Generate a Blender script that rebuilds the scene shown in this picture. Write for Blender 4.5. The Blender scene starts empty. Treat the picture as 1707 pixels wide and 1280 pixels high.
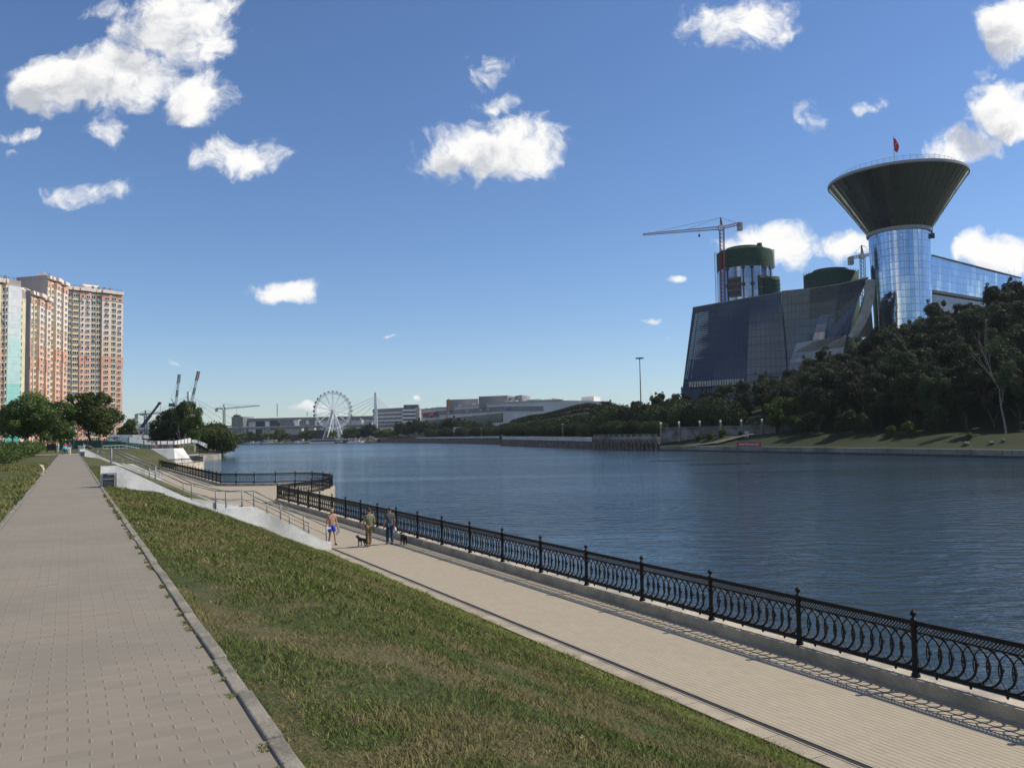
import bpy, bmesh, math, random
import numpy as np
from mathutils import Vector, Matrix
random.seed(7); rng = np.random.default_rng(7)
SC = bpy.context.scene; COL = SC.collection
# ---------------------------------------------------------------- camera
F = 1381.0; PITCH = math.radians(3.41); ROLL = 0.018; CZ = 6.85
cam = bpy.data.cameras.new('camera'); cam.sensor_width = 36; cam.lens = F/1707*36
cam.clip_start = .1; cam.clip_end = 12000
co = bpy.data.objects.new('camera', cam); COL.objects.link(co); SC.camera = co
co.matrix_world = Matrix.Translation((0, 0, CZ)) @ Matrix.Rotation(math.pi/2+PITCH, 4, 'X') @ Matrix.Rotation(-ROLL, 4, 'Z')
# ---------------------------------------------------------------- world, sun, exposure
SUN_AZ = math.radians(77.4); SUN_EL = math.radians(49)
SKY_STRENGTH = 0.112; SUN_STRENGTH = 4.8
vs = SC.view_settings; vs.view_transform = 'Standard'; vs.look = 'None'; vs.exposure = 0; vs.gamma = 1; vs.use_curve_mapping = False
def ray(x, y):
    a = x-853.5; b = 640-y
    u = a*math.cos(ROLL)+b*math.sin(ROLL); v = -a*math.sin(ROLL)+b*math.cos(ROLL)
    return Vector((u, F*math.cos(PITCH)-v*math.sin(PITCH), F*math.sin(PITCH)+v*math.cos(PITCH)))
def G(x, y, z): r = ray(x, y); return Vector((0, 0, CZ))+r*((z-CZ)/r.z)
def PD(x, y, Y): r = ray(x, y); return Vector((0, 0, CZ))+r*(Y/r.y)
D = Vector((-.4707, .8823, 0)); N = Vector((.8823, .4707, 0)); PATH_ANG = math.atan2(D.y, D.x)
def W(s, t, z=0.): return Vector((D.x*s+N.x*t, D.y*s+N.y*t, z))

class NT:
    def __init__(s, tree): s.t = tree; s.n = tree.nodes; s.l = tree.links
    def node(s, typ, **k):
        n = s.n.new(typ)
        for a, b in k.items(): setattr(n, a, b)
        return n
    def put(s, sock, v):
        if v is None: return
        if hasattr(v, 'is_output') or hasattr(v, 'links'): s.l.new(v, sock)
        else: sock.default_value = v
    def m(s, op, a, b=None, c=None, clamp=False):
        n = s.node('ShaderNodeMath', operation=op, use_clamp=clamp)
        s.put(n.inputs[0], a); s.put(n.inputs[1], b); s.put(n.inputs[2], c); return n.outputs[0]
    def v(s, op, a, b=None, out=0):
        n = s.node('ShaderNodeVectorMath', operation=op); s.put(n.inputs[0], a); s.put(n.inputs[1], b)
        return n.outputs['Value'] if op in ('DOT_PRODUCT', 'LENGTH') else n.outputs[0]
    def comb(s, x, y, z=0.):
        n = s.node('ShaderNodeCombineXYZ'); s.put(n.inputs[0], x); s.put(n.inputs[1], y); s.put(n.inputs[2], z); return n.outputs[0]
    def sep(s, v): n = s.node('ShaderNodeSeparateXYZ'); s.put(n.inputs[0], v); return n.outputs
    def noise(s, vec, scale, detail=3, rough=.5, dist=0., dim='3D'):
        n = s.node('ShaderNodeTexNoise', noise_dimensions=dim); s.put(n.inputs['Vector'], vec)
        n.inputs['Scale'].default_value = scale; n.inputs['Detail'].default_value = detail
        n.inputs['Roughness'].default_value = rough; n.inputs['Distortion'].default_value = dist; return n.outputs[0]
    def mix(s, f, a, b, bt='MIX'):
        n = s.node('ShaderNodeMix', data_type='RGBA', blend_type=bt); s.put(n.inputs['Factor'], f)
        s.put(n.inputs[6], c4(a)); s.put(n.inputs[7], c4(b)); return n.outputs[2]
    def ss(s, x, a, b):
        n = s.node('ShaderNodeMapRange', interpolation_type='SMOOTHSTEP'); s.put(n.inputs[0], x)
        n.inputs[1].default_value = a; n.inputs[2].default_value = b; return n.outputs[0]
    def lin(s, x, a, b, c=0., d=1.):
        n = s.node('ShaderNodeMapRange'); s.put(n.inputs[0], x)
        for i, q in enumerate((a, b, c, d)): n.inputs[i+1].default_value = q
        return n.outputs[0]
    def white(s, vec): n = s.node('ShaderNodeTexWhiteNoise', noise_dimensions='3D'); s.put(n.inputs[0], vec); return n.outputs[0]
def c4(c): return (*c, 1) if isinstance(c, tuple) and len(c) == 3 else c

world = bpy.data.worlds.new('World'); SC.world = world; world.use_nodes = True
w = NT(world.node_tree); w.n.clear()
sky = w.node('ShaderNodeTexSky', sky_type='NISHITA', sun_disc=False)
sky.sun_elevation = SUN_EL; sky.sun_rotation = SUN_AZ; sky.altitude = 150; sky.air_density = 1.0; sky.dust_density = .15; sky.ozone_density = 2.6
# cloud field: cumulus blobs in the directions where the sky carries them (one density group, used twice for self shading)
CLOUDS = [(295,50,108,92,1.1),(215,130,135,60,1.1),(105,140,75,44,1.05),(325,168,85,48,1.05),(172,222,38,32,.75),(165,22,32,26,.55),(400,262,88,40,.9),
 (165,318,72,20,.62),(825,255,122,58,1.15),(1250,46,98,58,1.15),(1690,45,66,60,1.15),(1680,185,80,52,1.1),(1600,240,78,32,1.05),(1300,410,82,36,1.1),(1395,412,70,30,1),
 (1665,425,70,36,1.1),(464,486,58,20,.85),(1125,467,19,11,.8),(1358,190,28,28,.5),(1440,182,38,18,.55),(815,122,36,26,.42),(825,173,34,14,.5),(35,220,44,13,.5),
 (12,250,24,10,.4),(1105,566,12,6,.7),(1090,539,16,6,.5),(288,608,12,5,.5),(318,607,11,6,.5),(664,560,10,4,.35),(1628,112,22,22,.5),(700,662,10,5,.6),(532,683,40,9,.45),(610,686,34,7,.4)]
ng = bpy.data.node_groups.new('cloud_density', 'ShaderNodeTree')
ng.interface.new_socket('p', in_out='INPUT', socket_type='NodeSocketVector'); ng.interface.new_socket('d', in_out='OUTPUT', socket_type='NodeSocketFloat')
g = NT(ng); gi = g.node('NodeGroupInput'); go = g.node('NodeGroupOutput'); p0_ = gi.outputs[0]
wn = g.node('ShaderNodeTexNoise'); g.l.new(p0_, wn.inputs['Vector']); wn.inputs['Scale'].default_value = 15; wn.inputs['Detail'].default_value = 3
p = g.v('ADD', p0_, g.v('MULTIPLY', g.v('SUBTRACT', wn.outputs['Color'], (.5, .5, .5)), (.062, .055, 0.)))
best = None
for (x, y, rx, ry, amp) in CLOUDS:
    r = ray(x, y); cx, cz = r.x/r.y, r.z/r.y
    q = g.v('MULTIPLY', g.v('SUBTRACT', p, (cx, cz, 0.)), (F/rx/1.05, F/ry/1.05, 0.))
    val = g.m('MULTIPLY_ADD', g.v('DOT_PRODUCT', q, q), -.8*amp, amp)
    best = val if best is None else g.m('SMOOTH_MAX', best, val, .25)
big = g.noise(p, 7.5, 6, .58, .3); fine = g.noise(p, 34, 6, .6)
den = g.m('ADD', g.m('MAXIMUM', best, -1.2), g.m('MULTIPLY_ADD', big, 2.7, -1.5))
den = g.m('ADD', den, g.m('MULTIPLY_ADD', fine, 2.1, -1.05))
g.l.new(den, go.inputs[0])
geo = w.node('ShaderNodeTexCoord'); dx, dy, dz = w.sep(geo.outputs['Generated'])
ay = w.m('MAXIMUM', w.m('ABSOLUTE', dy), .12)
P2 = w.comb(w.m('DIVIDE', dx, ay), w.m('DIVIDE', dz, ay), w.m('MULTIPLY', w.m('LESS_THAN', dy, 0), 3.))
def dens(vec):
    gn = w.node('ShaderNodeGroup'); gn.node_tree = ng; w.l.new(vec, gn.inputs[0]); return gn.outputs[0]
d0 = dens(P2); d1 = dens(w.v('ADD', P2, (.035, .03, 0)))
back = w.m('MULTIPLY_ADD', w.noise(P2, 2.2, 6, .6), 7., -3.6)      # the sky behind the photographer
fr = w.m('LESS_THAN', dy, 0.05)
d0 = w.m('ADD', w.m('MULTIPLY', d0, w.m('SUBTRACT', 1., fr)), w.m('MULTIPLY', back, fr))
cover = w.ss(d0, -.08, .8)
thick = w.ss(w.m('ADD', w.m('MULTIPLY', d1, .8), w.m('MULTIPLY', d0, .1)), .2, 1.2)
cloudcol = w.mix(thick, (9.3, 9.2, 9.0), (4.9, 5.1, 5.5))
hs = w.node('ShaderNodeHueSaturation'); hs.inputs['Saturation'].default_value = 1.05; hs.inputs['Value'].default_value = 1.
w.l.new(sky.outputs[0], hs.inputs['Color'])
up = w.m('GREATER_THAN', dz, .0)
blue = w.mix(1., hs.outputs[0], (.83, .925, 1.09), 'MULTIPLY')
colr = w.mix(w.m('MULTIPLY', w.m('MULTIPLY', cover, up), .97), blue, cloudcol)
bg = w.node('ShaderNodeBackground'); w.l.new(colr, bg.inputs[0]); bg.inputs[1].default_value = SKY_STRENGTH
out = w.node('ShaderNodeOutputWorld'); w.l.new(bg.outputs[0], out.inputs[0])
world.cycles.sampling_method = 'MANUAL'; world.cycles.sample_map_resolution = 512
sl = bpy.data.lights.new('sun', 'SUN'); sl.energy = SUN_STRENGTH; sl.angle = math.radians(.5); sl.color = (1, .905, .76)
so = bpy.data.objects.new('sun', sl); COL.objects.link(so)
sd = Vector((math.sin(SUN_AZ)*math.cos(SUN_EL), math.cos(SUN_AZ)*math.cos(SUN_EL), math.sin(SUN_EL)))
so.rotation_euler = sd.to_track_quat('Z', 'Y').to_euler(); so.location = sd*300
# ---------------------------------------------------------------- materials
MATS = {}
def M(name, col, rough=.7, var=.18, scale=1.5, bump=0., bscale=8., metal=0., spec=.5, col2=None, detail=4):
    if name in MATS: return MATS[name]
    m = bpy.data.materials.new(name); m.use_nodes = True; t = NT(m.node_tree); b = t.n['Principled BSDF']; MATS[name] = m
    pos = t.node('ShaderNodeNewGeometry').outputs['Position']
    nz = t.noise(pos, scale, detail, .6)
    c2 = col2 or tuple(max(0, c*(1-var*1.6)) for c in col); c1 = tuple(min(1, c*(1+var*.6)) for c in col)
    t.l.new(t.mix(t.ss(nz, .3, .7), c2, c1), b.inputs['Base Color'])
    b.inputs['Roughness'].default_value = rough; b.inputs['Metallic'].default_value = metal; b.inputs['Specular IOR Level'].default_value = spec
    if bump:
        bn = t.node('ShaderNodeBump'); bn.inputs['Strength'].default_value = bump; bn.inputs['Distance'].default_value = .05
        t.l.new(t.noise(pos, bscale, 4), bn.inputs['Height']); t.l.new(bn.outputs[0], b.inputs['Normal'])
    return m
def pos_st(t):
    pos = t.node('ShaderNodeNewGeometry').outputs['Position']
    return pos, t.v('DOT_PRODUCT', pos, tuple(D)), t.v('DOT_PRODUCT', pos, tuple(N))
def paver_path():
    m = bpy.data.materials.new('interlocking_pavers'); m.use_nodes = True; t = NT(m.node_tree); b = t.n['Principled BSDF']
    pos, s, tt = pos_st(t)
    wob = t.m('MULTIPLY_ADD', t.noise(pos, 1.1, 2), .05, -.025)
    rs = t.m('DIVIDE', t.m('ADD', s, wob), .1); row = t.m('FLOOR', rs); fr = t.m('FRACT', rs)
    u = t.m('ADD', t.m('DIVIDE', t.m('ADD', tt, wob), .228), t.m('MULTIPLY', t.m('MODULO', t.m('ABSOLUTE', row), 2.), .5))
    ci = t.m('FLOOR', u); fu = t.m('FRACT', u)
    ex = t.m('ABSOLUTE', t.m('SUBTRACT', fu, .5))
    tick = t.m('MULTIPLY', t.ss(ex, .462, .476), t.ss(t.m('ABSOLUTE', t.m('SUBTRACT', fr, .5)), .42, .34))
    ey = t.m('ABSOLUTE', t.m('SUBTRACT', fr, .5)); rown = t.noise(t.comb(ci, row, 3.), 3.7, 0)
    rowl = t.m('MULTIPLY', t.ss(ey, .46, .49), t.lin(rown, .3, .7, 0, .55))
    cellr = t.white(t.comb(row, ci, 1.)); stain = t.noise(pos, .55, 5, .65); gr = t.noise(pos, 60, 3)
    c = t.mix(cellr, (.212, .184, .140), (.236, .206, .158))
    c = t.mix(t.m('MULTIPLY', t.m('GREATER_THAN', cellr, .965), .35), c, (.13, .12, .10))
    c = t.mix(t.m('MULTIPLY', t.ss(stain, .38, .7), .6), c, (.165, .148, .122))
    c = t.mix(t.m('MULTIPLY', t.ss(t.noise(pos, 150, 2), .5, .8), .35), c, (.2, .18, .15))
    c = t.mix(t.m('MULTIPLY', gr, .18), c, (.17, .16, .145))
    lit_edge = t.m('MULTIPLY', t.m('MULTIPLY', t.ss(fu, .035, .045), t.ss(fu, .075, .06)), t.ss(t.m('ABSOLUTE', t.m('SUBTRACT', fr, .5)), .42, .34)); c = t.mix(t.m('MULTIPLY', lit_edge, .5), c, (.33, .30, .25))  # pale line beside each notch, its lit side painted into the colour
    c = t.mix(t.m('MULTIPLY', tick, t.lin(t.white(t.comb(ci, row, 9.)), 0, 1, .25, .7)), c, (.12, .11, .095)); c = t.mix(t.m('MULTIPLY', rowl, .5), c, (.14, .125, .105))
    t.l.new(c, b.inputs['Base Color']); b.inputs['Roughness'].default_value = .85
    bn = t.node('ShaderNodeBump'); bn.inputs['Strength'].default_value = .6; bn.inputs['Distance'].default_value = .006
    h = t.m('SUBTRACT', t.m('MULTIPLY', gr, .3), t.m('MAXIMUM', tick, rowl)); t.l.new(t.m('ADD', h, t.m('MULTIPLY', cellr, .4)), bn.inputs['Height']); t.l.new(bn.outputs[0], b.inputs['Normal'])
    return m
def paver_prom():
    m = bpy.data.materials.new('promenade_pavers'); m.use_nodes = True; t = NT(m.node_tree); b = t.n['Principled BSDF']
    pos, s, tt = pos_st(t)
    wob = t.m('MULTIPLY_ADD', t.noise(pos, .7, 2), .04, -.02)
    rt = t.m('DIVIDE', t.m('ADD', tt, wob), .125); row = t.m('FLOOR', rt); fr = t.m('FRACT', rt)
    u = t.m('ADD', t.m('DIVIDE', s, .25), t.m('MULTIPLY', t.m('MODULO', t.m('ABSOLUTE', row), 2.), .5)); ci = t.m('FLOOR', u); fu = t.m('FRACT', u)
    line = t.m('MULTIPLY', t.ss(t.m('ABSOLUTE', t.m('SUBTRACT', fr, .5)), .34, .43), t.lin(t.noise(t.comb(ci, row, 0.), .9, 2), .35, .65, .45, 1.))
    tick = t.m('MULTIPLY', t.ss(t.m('ABSOLUTE', t.m('SUBTRACT', fu, .5)), .465, .48), .4)
    cellr = t.white(t.comb(row, ci, 1.)); stain = t.noise(pos, .35, 5, .65)
    c = t.mix(cellr, (.335, .288, .21), (.362, .313, .232))
    c = t.mix(t.m('MULTIPLY', t.ss(stain, .4, .75), .4), c, (.31, .272, .208))
    c = t.mix(t.m('MULTIPLY', line, .8), c, (.15, .125, .095)); c = t.mix(t.m('MULTIPLY', tick, .5), c, (.2, .175, .14))
    t.l.new(c, b.inputs['Base Color']); b.inputs['Roughness'].default_value = .85
    bn = t.node('ShaderNodeBump'); bn.inputs['Strength'].default_value = .5; bn.inputs['Distance'].default_value = .005
    t.l.new(t.m('SUBTRACT', t.m('MULTIPLY', cellr, .3), line), bn.inputs['Height']); t.l.new(bn.outputs[0], b.inputs['Normal'])
    return m
def grass_mat(name, blades, g1, g2, dry, lime=None):
    m = bpy.data.materials.new(name); m.use_nodes = True; t = NT(m.node_tree); b = t.n['Principled BSDF']
    pos, s, tt = pos_st(t)
    n1 = t.noise(pos, .42, 5, .62, .4); n2 = t.noise(pos, 2.6, 4, .6); n3 = t.noise(pos, 11, 3, .6)
    c = t.mix(t.ss(n3, .35, .68), g1, g2)
    f = t.m('ADD', t.m('MULTIPLY', n1, .62), t.m('MULTIPLY', n2, .38))
    c = t.mix(t.m('MULTIPLY', t.ss(f, .455, .575), .8), c, dry)
    if lime: c = t.mix(t.m('MULTIPLY', t.ss(t.m('ADD', tt, t.m('MULTIPLY', n1, 1.5)), 8.7, 10.1), .65), c, lime)
    if blades:
        at = t.node('ShaderNodeAttribute', attribute_name='tint'); v = t.sep(at.outputs['Color'])[0]
        c = t.mix(t.ss(v, .82, .9), c, (.27, .225, .12)); c = t.mix(t.m('MULTIPLY', v, .45), c, t.mix(.5, c, (.17, .2, .055)))
    else: c = t.mix(t.m('MULTIPLY', t.ss(t.noise(pos, 30, 4, .7), .35, .6), .5), c, tuple(q*.45 for q in g1))
    t.l.new(c, b.inputs['Base Color']); b.inputs['Roughness'].default_value = .75; b.inputs['Specular IOR Level'].default_value = .2
    if not blades:
        bn = t.node('ShaderNodeBump'); bn.inputs['Strength'].default_value = .8; bn.inputs['Distance'].default_value = .12
        t.l.new(t.noise(pos, 7, 6, .75), bn.inputs['Height']); t.l.new(bn.outputs[0], b.inputs['Normal'])
    return m
def leaf_mat(name, dark, light, trans=.25, vr=(.7, 1.35)):
    m = bpy.data.materials.new(name); m.use_nodes = True; t = NT(m.node_tree); b = t.n['Principled BSDF']
    at = t.node('ShaderNodeAttribute', attribute_name='tint'); v = t.sep(at.outputs['Color'])[0]
    rnd = t.node('ShaderNodeObjectInfo').outputs['Random']
    c = t.mix(v, dark, light); hsn = t.node('ShaderNodeHueSaturation')
    t.l.new(c, hsn.inputs['Color']); t.put(hsn.inputs['Hue'], t.lin(rnd, 0, 1, .487, .507)); t.put(hsn.inputs['Value'], t.lin(rnd, 0, 1, vr[0], vr[1]))
    t.l.new(hsn.outputs[0], b.inputs['Base Color']); b.inputs['Roughness'].default_value = .65; b.inputs['Specular IOR Level'].default_value = .25
    tr = t.node('ShaderNodeBsdfTranslucent'); t.l.new(hsn.outputs[0], tr.inputs[0])
    mx = t.node('ShaderNodeMixShader'); mx.inputs[0].default_value = trans; t.l.new(b.outputs[0], mx.inputs[1]); t.l.new(tr.outputs[0], mx.inputs[2])
    t.l.new(mx.outputs[0], t.n['Material Output'].inputs[0]); return m
def water_mat():
    m = bpy.data.materials.new('river_water'); m.use_nodes = True; t = NT(m.node_tree); b = t.n['Principled BSDF']
    pos = t.node('ShaderNodeNewGeometry').outputs['Position']
    cd = t.node('ShaderNodeCameraData'); dist = t.v('LENGTH', t.v('MULTIPLY', pos, (1., 1., 0.)))
    rot = t.node('ShaderNodeMapping'); t.l.new(pos, rot.inputs[0]); rot.inputs['Rotation'].default_value = (0, 0, .35); rot.inputs['Scale'].default_value = (.55, 1.25, 1.)
    a = t.noise(rot.outputs[0], .75, 2, .4, .6); bq = t.noise(rot.outputs[0], 2.9, 3, .45, .5)
    patch = t.ss(t.noise(t.v('MULTIPLY', pos, (.35, 1., 1.)), .018, 4, .6, .6), .38, .66)
    t.n.remove(cd)
    hgt = t.m('ADD', t.m('ADD', t.m('MULTIPLY', a, .32), t.m('MULTIPLY', bq, .10)), t.m('MULTIPLY', t.noise(rot.outputs[0], 9.5, 2, .5, .4), .022))
    bn = t.node('ShaderNodeBump'); t.put(bn.inputs['Strength'], t.m('MULTIPLY', t.lin(patch, 0, 1, .3, 1.), t.lin(dist, 20, 500, 1., 1.))); bn.inputs['Distance'].default_value = 1.0
    t.l.new(hgt, bn.inputs['Height']); t.l.new(bn.outputs[0], b.inputs['Normal'])
    b.inputs['Base Color'].default_value = (.026, .046, .064, 1); t.put(b.inputs['Roughness'], t.lin(dist, 20, 600, .03, .2)); b.inputs['IOR'].default_value = 1.333
    return m
def glass_mat(name, tint, cell=(3., 4.), rough=.06, line=.55, metal=.9, linecol=(.03, .04, .05), streak=.0, jitter=.12, dark=.5):
    m = bpy.data.materials.new(name); m.use_nodes = True; t = NT(m.node_tree); b = t.n['Principled BSDF']
    uv = t.node('ShaderNodeUVMap').outputs[0]; x, y, _ = t.sep(uv)
    fx = t.m('DIVIDE', x, cell[0]); fy = t.m('DIVIDE', y, cell[1]); ix = t.m('FLOOR', fx); iy = t.m('FLOOR', fy)
    r = t.white(t.comb(ix, iy, 2.)); r2 = t.noise(t.comb(t.m('MULTIPLY', ix, .37), t.m('MULTIPLY', iy, .06), 0.), 1.3, 3); r3 = t.noise(t.comb(t.m('MULTIPLY', ix, .08), t.m('MULTIPLY', iy, .11), 5.), 2., 3)
    e = t.m('MAXIMUM', t.ss(t.m('ABSOLUTE', t.m('SUBTRACT', t.m('FRACT', fx), .5)), .44, .47), t.ss(t.m('ABSOLUTE', t.m('SUBTRACT', t.m('FRACT', fy), .5)), .45, .475))
    c = t.mix(t.m('MULTIPLY', r3, 1.), tuple(q*dark for q in tint), tint); c = t.mix(t.m('MULTIPLY', r, .35), c, tuple(q*.6 for q in tint))
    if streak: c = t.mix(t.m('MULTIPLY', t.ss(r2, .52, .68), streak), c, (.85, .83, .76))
    c = t.mix(t.m('MULTIPLY', e, line), c, linecol); t.l.new(c, b.inputs['Base Color'])
    b.inputs['Metallic'].default_value = metal; b.inputs['Roughness'].default_value = rough
    bn = t.node('ShaderNodeBump'); bn.inputs['Strength'].default_value = jitter; bn.inputs['Distance'].default_value = .5
    t.l.new(t.m('ADD', t.noise(t.comb(t.m('ADD', fx, t.m('MULTIPLY', r, 7.)), fy, r), 1.2, 2), t.m('MULTIPLY', e, -.4)), bn.inputs['Height']); t.l.new(bn.outputs[0], b.inputs['Normal'])
    return m
# ---------------------------------------------------------------- builders
class MB:
    def __init__(s): s.v = []; s.f = []; s.m = []; s.uv = {}
    def add(s, vs, fs, mi=0):
        o = len(s.v); s.v += [tuple(q) for q in vs]; s.f += [tuple(i+o for i in f) for f in fs]; s.m += [mi]*len(fs)
    def box(s, c, sz, rz=0., mi=0, ax=None):
        c = Vector(c); hx, hy, hz = sz[0]/2, sz[1]/2, sz[2]/2
        X = Vector((math.cos(rz), math.sin(rz), 0)) if ax is None else ax[0]; Y = Vector((-math.sin(rz), math.cos(rz), 0)) if ax is None else ax[1]; Z = Vector((0, 0, 1)) if ax is None else ax[2]
        vs = [c+X*a*hx+Y*b*hy+Z*d*hz for d in (-1, 1) for a, b in ((-1, -1), (1, -1), (1, 1), (-1, 1))]
        s.add(vs, [(3, 2, 1, 0), (4, 5, 6, 7), (0, 1, 5, 4), (1, 2, 6, 5), (2, 3, 7, 6), (3, 0, 4, 7)], mi)
    def beam(s, a, b, w, h=None, mi=0):
        a, b = Vector(a), Vector(b); X = (b-a); L = X.length
        if L < 1e-6: return
        X /= L; up = Vector((0, 0, 1)) if abs(X.z) < .95 else Vector((1, 0, 0)); Y = up.cross(X).normalized(); Z = X.cross(Y)
        s.box((a+b)/2, (L, w, h or w), mi=mi, ax=(X, Y, Z))
    def cyl(s, a, b, r0, r1=None, n=8, mi=0, caps=True):
        a, b = Vector(a), Vector(b); r1 = r0 if r1 is None else r1; X = (b-a).normalized(); up = Vector((0, 0, 1)) if abs(X.z) < .9 else Vector((1, 0, 0)); Y = up.cross(X).normalized(); Z = X.cross(Y)
        vs = []
        for c, r in ((a, r0), (b, r1)):
            for i in range(n): an = 2*math.pi*i/n; vs.append(c+Y*math.cos(an)*r+Z*math.sin(an)*r)
        fs = [(i, (i+1) % n, n+(i+1) % n, n+i) for i in range(n)]
        if caps: fs += [tuple(range(n))[::-1], tuple(range(n, 2*n))]
        s.add(vs, fs, mi)
    def lathe(s, prof, n=16, c=(0, 0, 0), mi=0, a0=0., a1=2*math.pi, uvs=False):
        c = Vector(c); full = abs(a1-a0-2*math.pi) < 1e-6; m = n if full else n+1; vs = []
        for r, z in prof:
            for i in range(m): an = a0+(a1-a0)*i/n; vs.append(c+Vector((math.cos(an)*r, math.sin(an)*r, z)))
        fs = []; R = max(r for r, z in prof)
        for k in range(len(prof)-1):
            for i in range(n):
                j = (i+1) % m; f = (k*m+i, k*m+j, (k+1)*m+j, (k+1)*m+i); fs.append(f)
                if uvs:
                    u0 = (a0+(a1-a0)*i/n)*R; u1 = (a0+(a1-a0)*(i+1)/n)*R
                    s.uv[len(s.f)+len(fs)-1] = [(u0, prof[k][1]), (u1, prof[k][1]), (u1, prof[k+1][1]), (u0, prof[k+1][1])]
        s.add(vs, fs, mi)
    def prism(s, poly, z0, z1, mi=0, top=None, uvs=False):
        n = len(poly); a = sum(poly[i][0]*poly[(i+1) % n][1]-poly[(i+1) % n][0]*poly[i][1] for i in range(n))
        if a < 0: poly = poly[::-1]
        vs = [(p[0], p[1], z0) for p in poly]+[(p[0], p[1], z1) for p in poly]; u = 0.
        if uvs:
            for i in range(n):
                p, q = poly[i], poly[(i+1) % n]; L = math.dist(p[:2], q[:2]); s.uv[len(s.f)+i] = [(u, z0), (u+L, z0), (u+L, z1), (u, z1)]; u += L
        s.add(vs, [(i, (i+1) % n, n+(i+1) % n, n+i) for i in range(n)], mi)
        s.add(vs[n:], [tuple(range(n))], mi if top is None else top); s.add(vs[:n], [tuple(range(n))[::-1]], mi)
    def quad(s, a, b, c, d, mi=0, uv=None):
        if uv: s.uv[len(s.f)] = uv
        s.add([a, b, c, d], [(0, 1, 2, 3)], mi)
    def mesh(s, name, mats, smooth=False, off=None):
        me = bpy.data.meshes.new(name); v = s.v
        if off is not None: v = [(a-off[0], b-off[1], c-off[2]) for a, b, c in v]
        me.from_pydata(v, [], s.f)
        for m in (mats if isinstance(mats, (list, tuple)) else [mats]): me.materials.append(m)
        me.polygons.foreach_set('material_index', s.m)
        if smooth: me.polygons.foreach_set('use_smooth', [True]*len(s.f))
        if s.uv:
            ul = me.uv_layers.new(name='UVMap')
            for fi, uvq in s.uv.items():
                ls = me.polygons[fi].loop_start
                for k, q in enumerate(uvq): ul.data[ls+k].uv = q
        me.update(); return me
    def build(s, name, mats, parent=None, smooth=False, loc=None):
        off = parent.location if (parent is not None and loc is None) else None
        o = bpy.data.objects.new(name, s.mesh(name, mats, smooth, off)); COL.objects.link(o)
        if parent is not None: o.parent = parent
        if loc is not None: o.location = loc
        return o
def sub(s, name, mats, part, smooth=False):      # sub-part of a part that sits at its parent's origin; s in world coordinates
    root = part
    while root.parent: root = root.parent
    me = s.mesh(name, mats, smooth, root.location); o = bpy.data.objects.new(name, me); COL.objects.link(o); o.parent = part; return o
def tag(o, label=None, cat=None, group=None, kind=None):
    if label: o['label'] = label
    if cat: o['category'] = cat
    if group: o['group'] = group
    if kind: o['kind'] = kind
    return o
def thing(name, loc, label, cat, group=None, rz=0.):
    o = bpy.data.objects.new(name, None); COL.objects.link(o); o.location = loc; o.rotation_euler = (0, 0, rz); o.empty_display_size = .3; return tag(o, label, cat, group)
def inst(name, me, parent, loc=(0, 0, 0), rz=0., sc=(1, 1, 1)):
    o = bpy.data.objects.new(name, me); COL.objects.link(o); o.parent = parent; o.location = loc; o.rotation_euler = (0, 0, rz); o.scale = sc; return o
def npmesh(name, V, Fq, mat, tint=None):
    me = bpy.data.meshes.new(name); nv = len(V); nf, k = Fq.shape
    me.vertices.add(nv); me.vertices.foreach_set('co', V.astype(np.float32).ravel())
    me.loops.add(nf*k); me.loops.foreach_set('vertex_index', Fq.astype(np.int32).ravel())
    me.polygons.add(nf); me.polygons.foreach_set('loop_start', np.arange(0, nf*k, k, dtype=np.int32)); me.polygons.foreach_set('loop_total', np.full(nf, k, np.int32))
    if tint is not None:
        ca = me.color_attributes.new('tint', 'FLOAT_COLOR', 'POINT'); c = np.ones((nv, 4), np.float32); c[:, 0] = tint; c[:, 1] = tint; c[:, 2] = tint; ca.data.foreach_set('color', c.ravel())
    me.materials.append(mat); me.update(calc_edges=True); return me
# ---------------------------------------------------------------- shared materials
m_path = paver_path(); m_prom = paver_prom(); m_water = water_mat()
m_kerb = M('kerb_concrete', (.225, .205, .165), .85, .25, 2.2, .4, 25)
m_conc = M('pale_concrete', (.5, .49, .46), .85, .2, .8, .3, 12)
m_wallc = M('cream_river_wall', (.60, .52, .40), .85, .22, .7, .3, 8)
m_quayk = M('fence_kerb_concrete', (.44, .38, .28), .85, .25, 1.2, .4, 14, col2=(.28, .255, .21))
m_iron = M('black_cast_iron', (.010, .010, .012), .6, .3, 6, .15, 40, spec=.3)
m_steel = M('brushed_steel', (.36, .37, .38), .38, .1, 5, metal=.75)
m_soil = M('soil', (.09, .07, .045), .95, .3, 3)
m_white = M('white_paint', (.74, .74, .72), .6, .06, .8)
m_grey = M('grey_metal', (.2, .21, .22), .6, .2, .6)
m_dgrey = M('dark_grey', (.055, .06, .07), .6, .3, .6)
m_trunk = M('bark', (.085, .07, .055), .9, .4, 3, .6, 12)
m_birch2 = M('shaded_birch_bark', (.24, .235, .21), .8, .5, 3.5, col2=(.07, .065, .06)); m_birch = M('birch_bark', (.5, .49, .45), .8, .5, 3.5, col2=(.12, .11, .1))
g_near = grass_mat('lawn_blades', True, (.066, .105, .019), (.128, .172, .034), (.24, .19, .088), (.24, .27, .06))
g_soil = grass_mat('lawn_ground', False, (.06, .078, .02), (.09, .105, .03), (.17, .135, .068), (.17, .19, .05))
g_far = grass_mat('far_lawn', False, (.05, .066, .018), (.08, .092, .028), (.13, .11, .05))
g_hill = grass_mat('shaded_hill_lawn', False, (.020, .034, .009), (.034, .048, .013), (.045, .047, .02))  # hill lawn: shade of the right bank put into the colour
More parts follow.
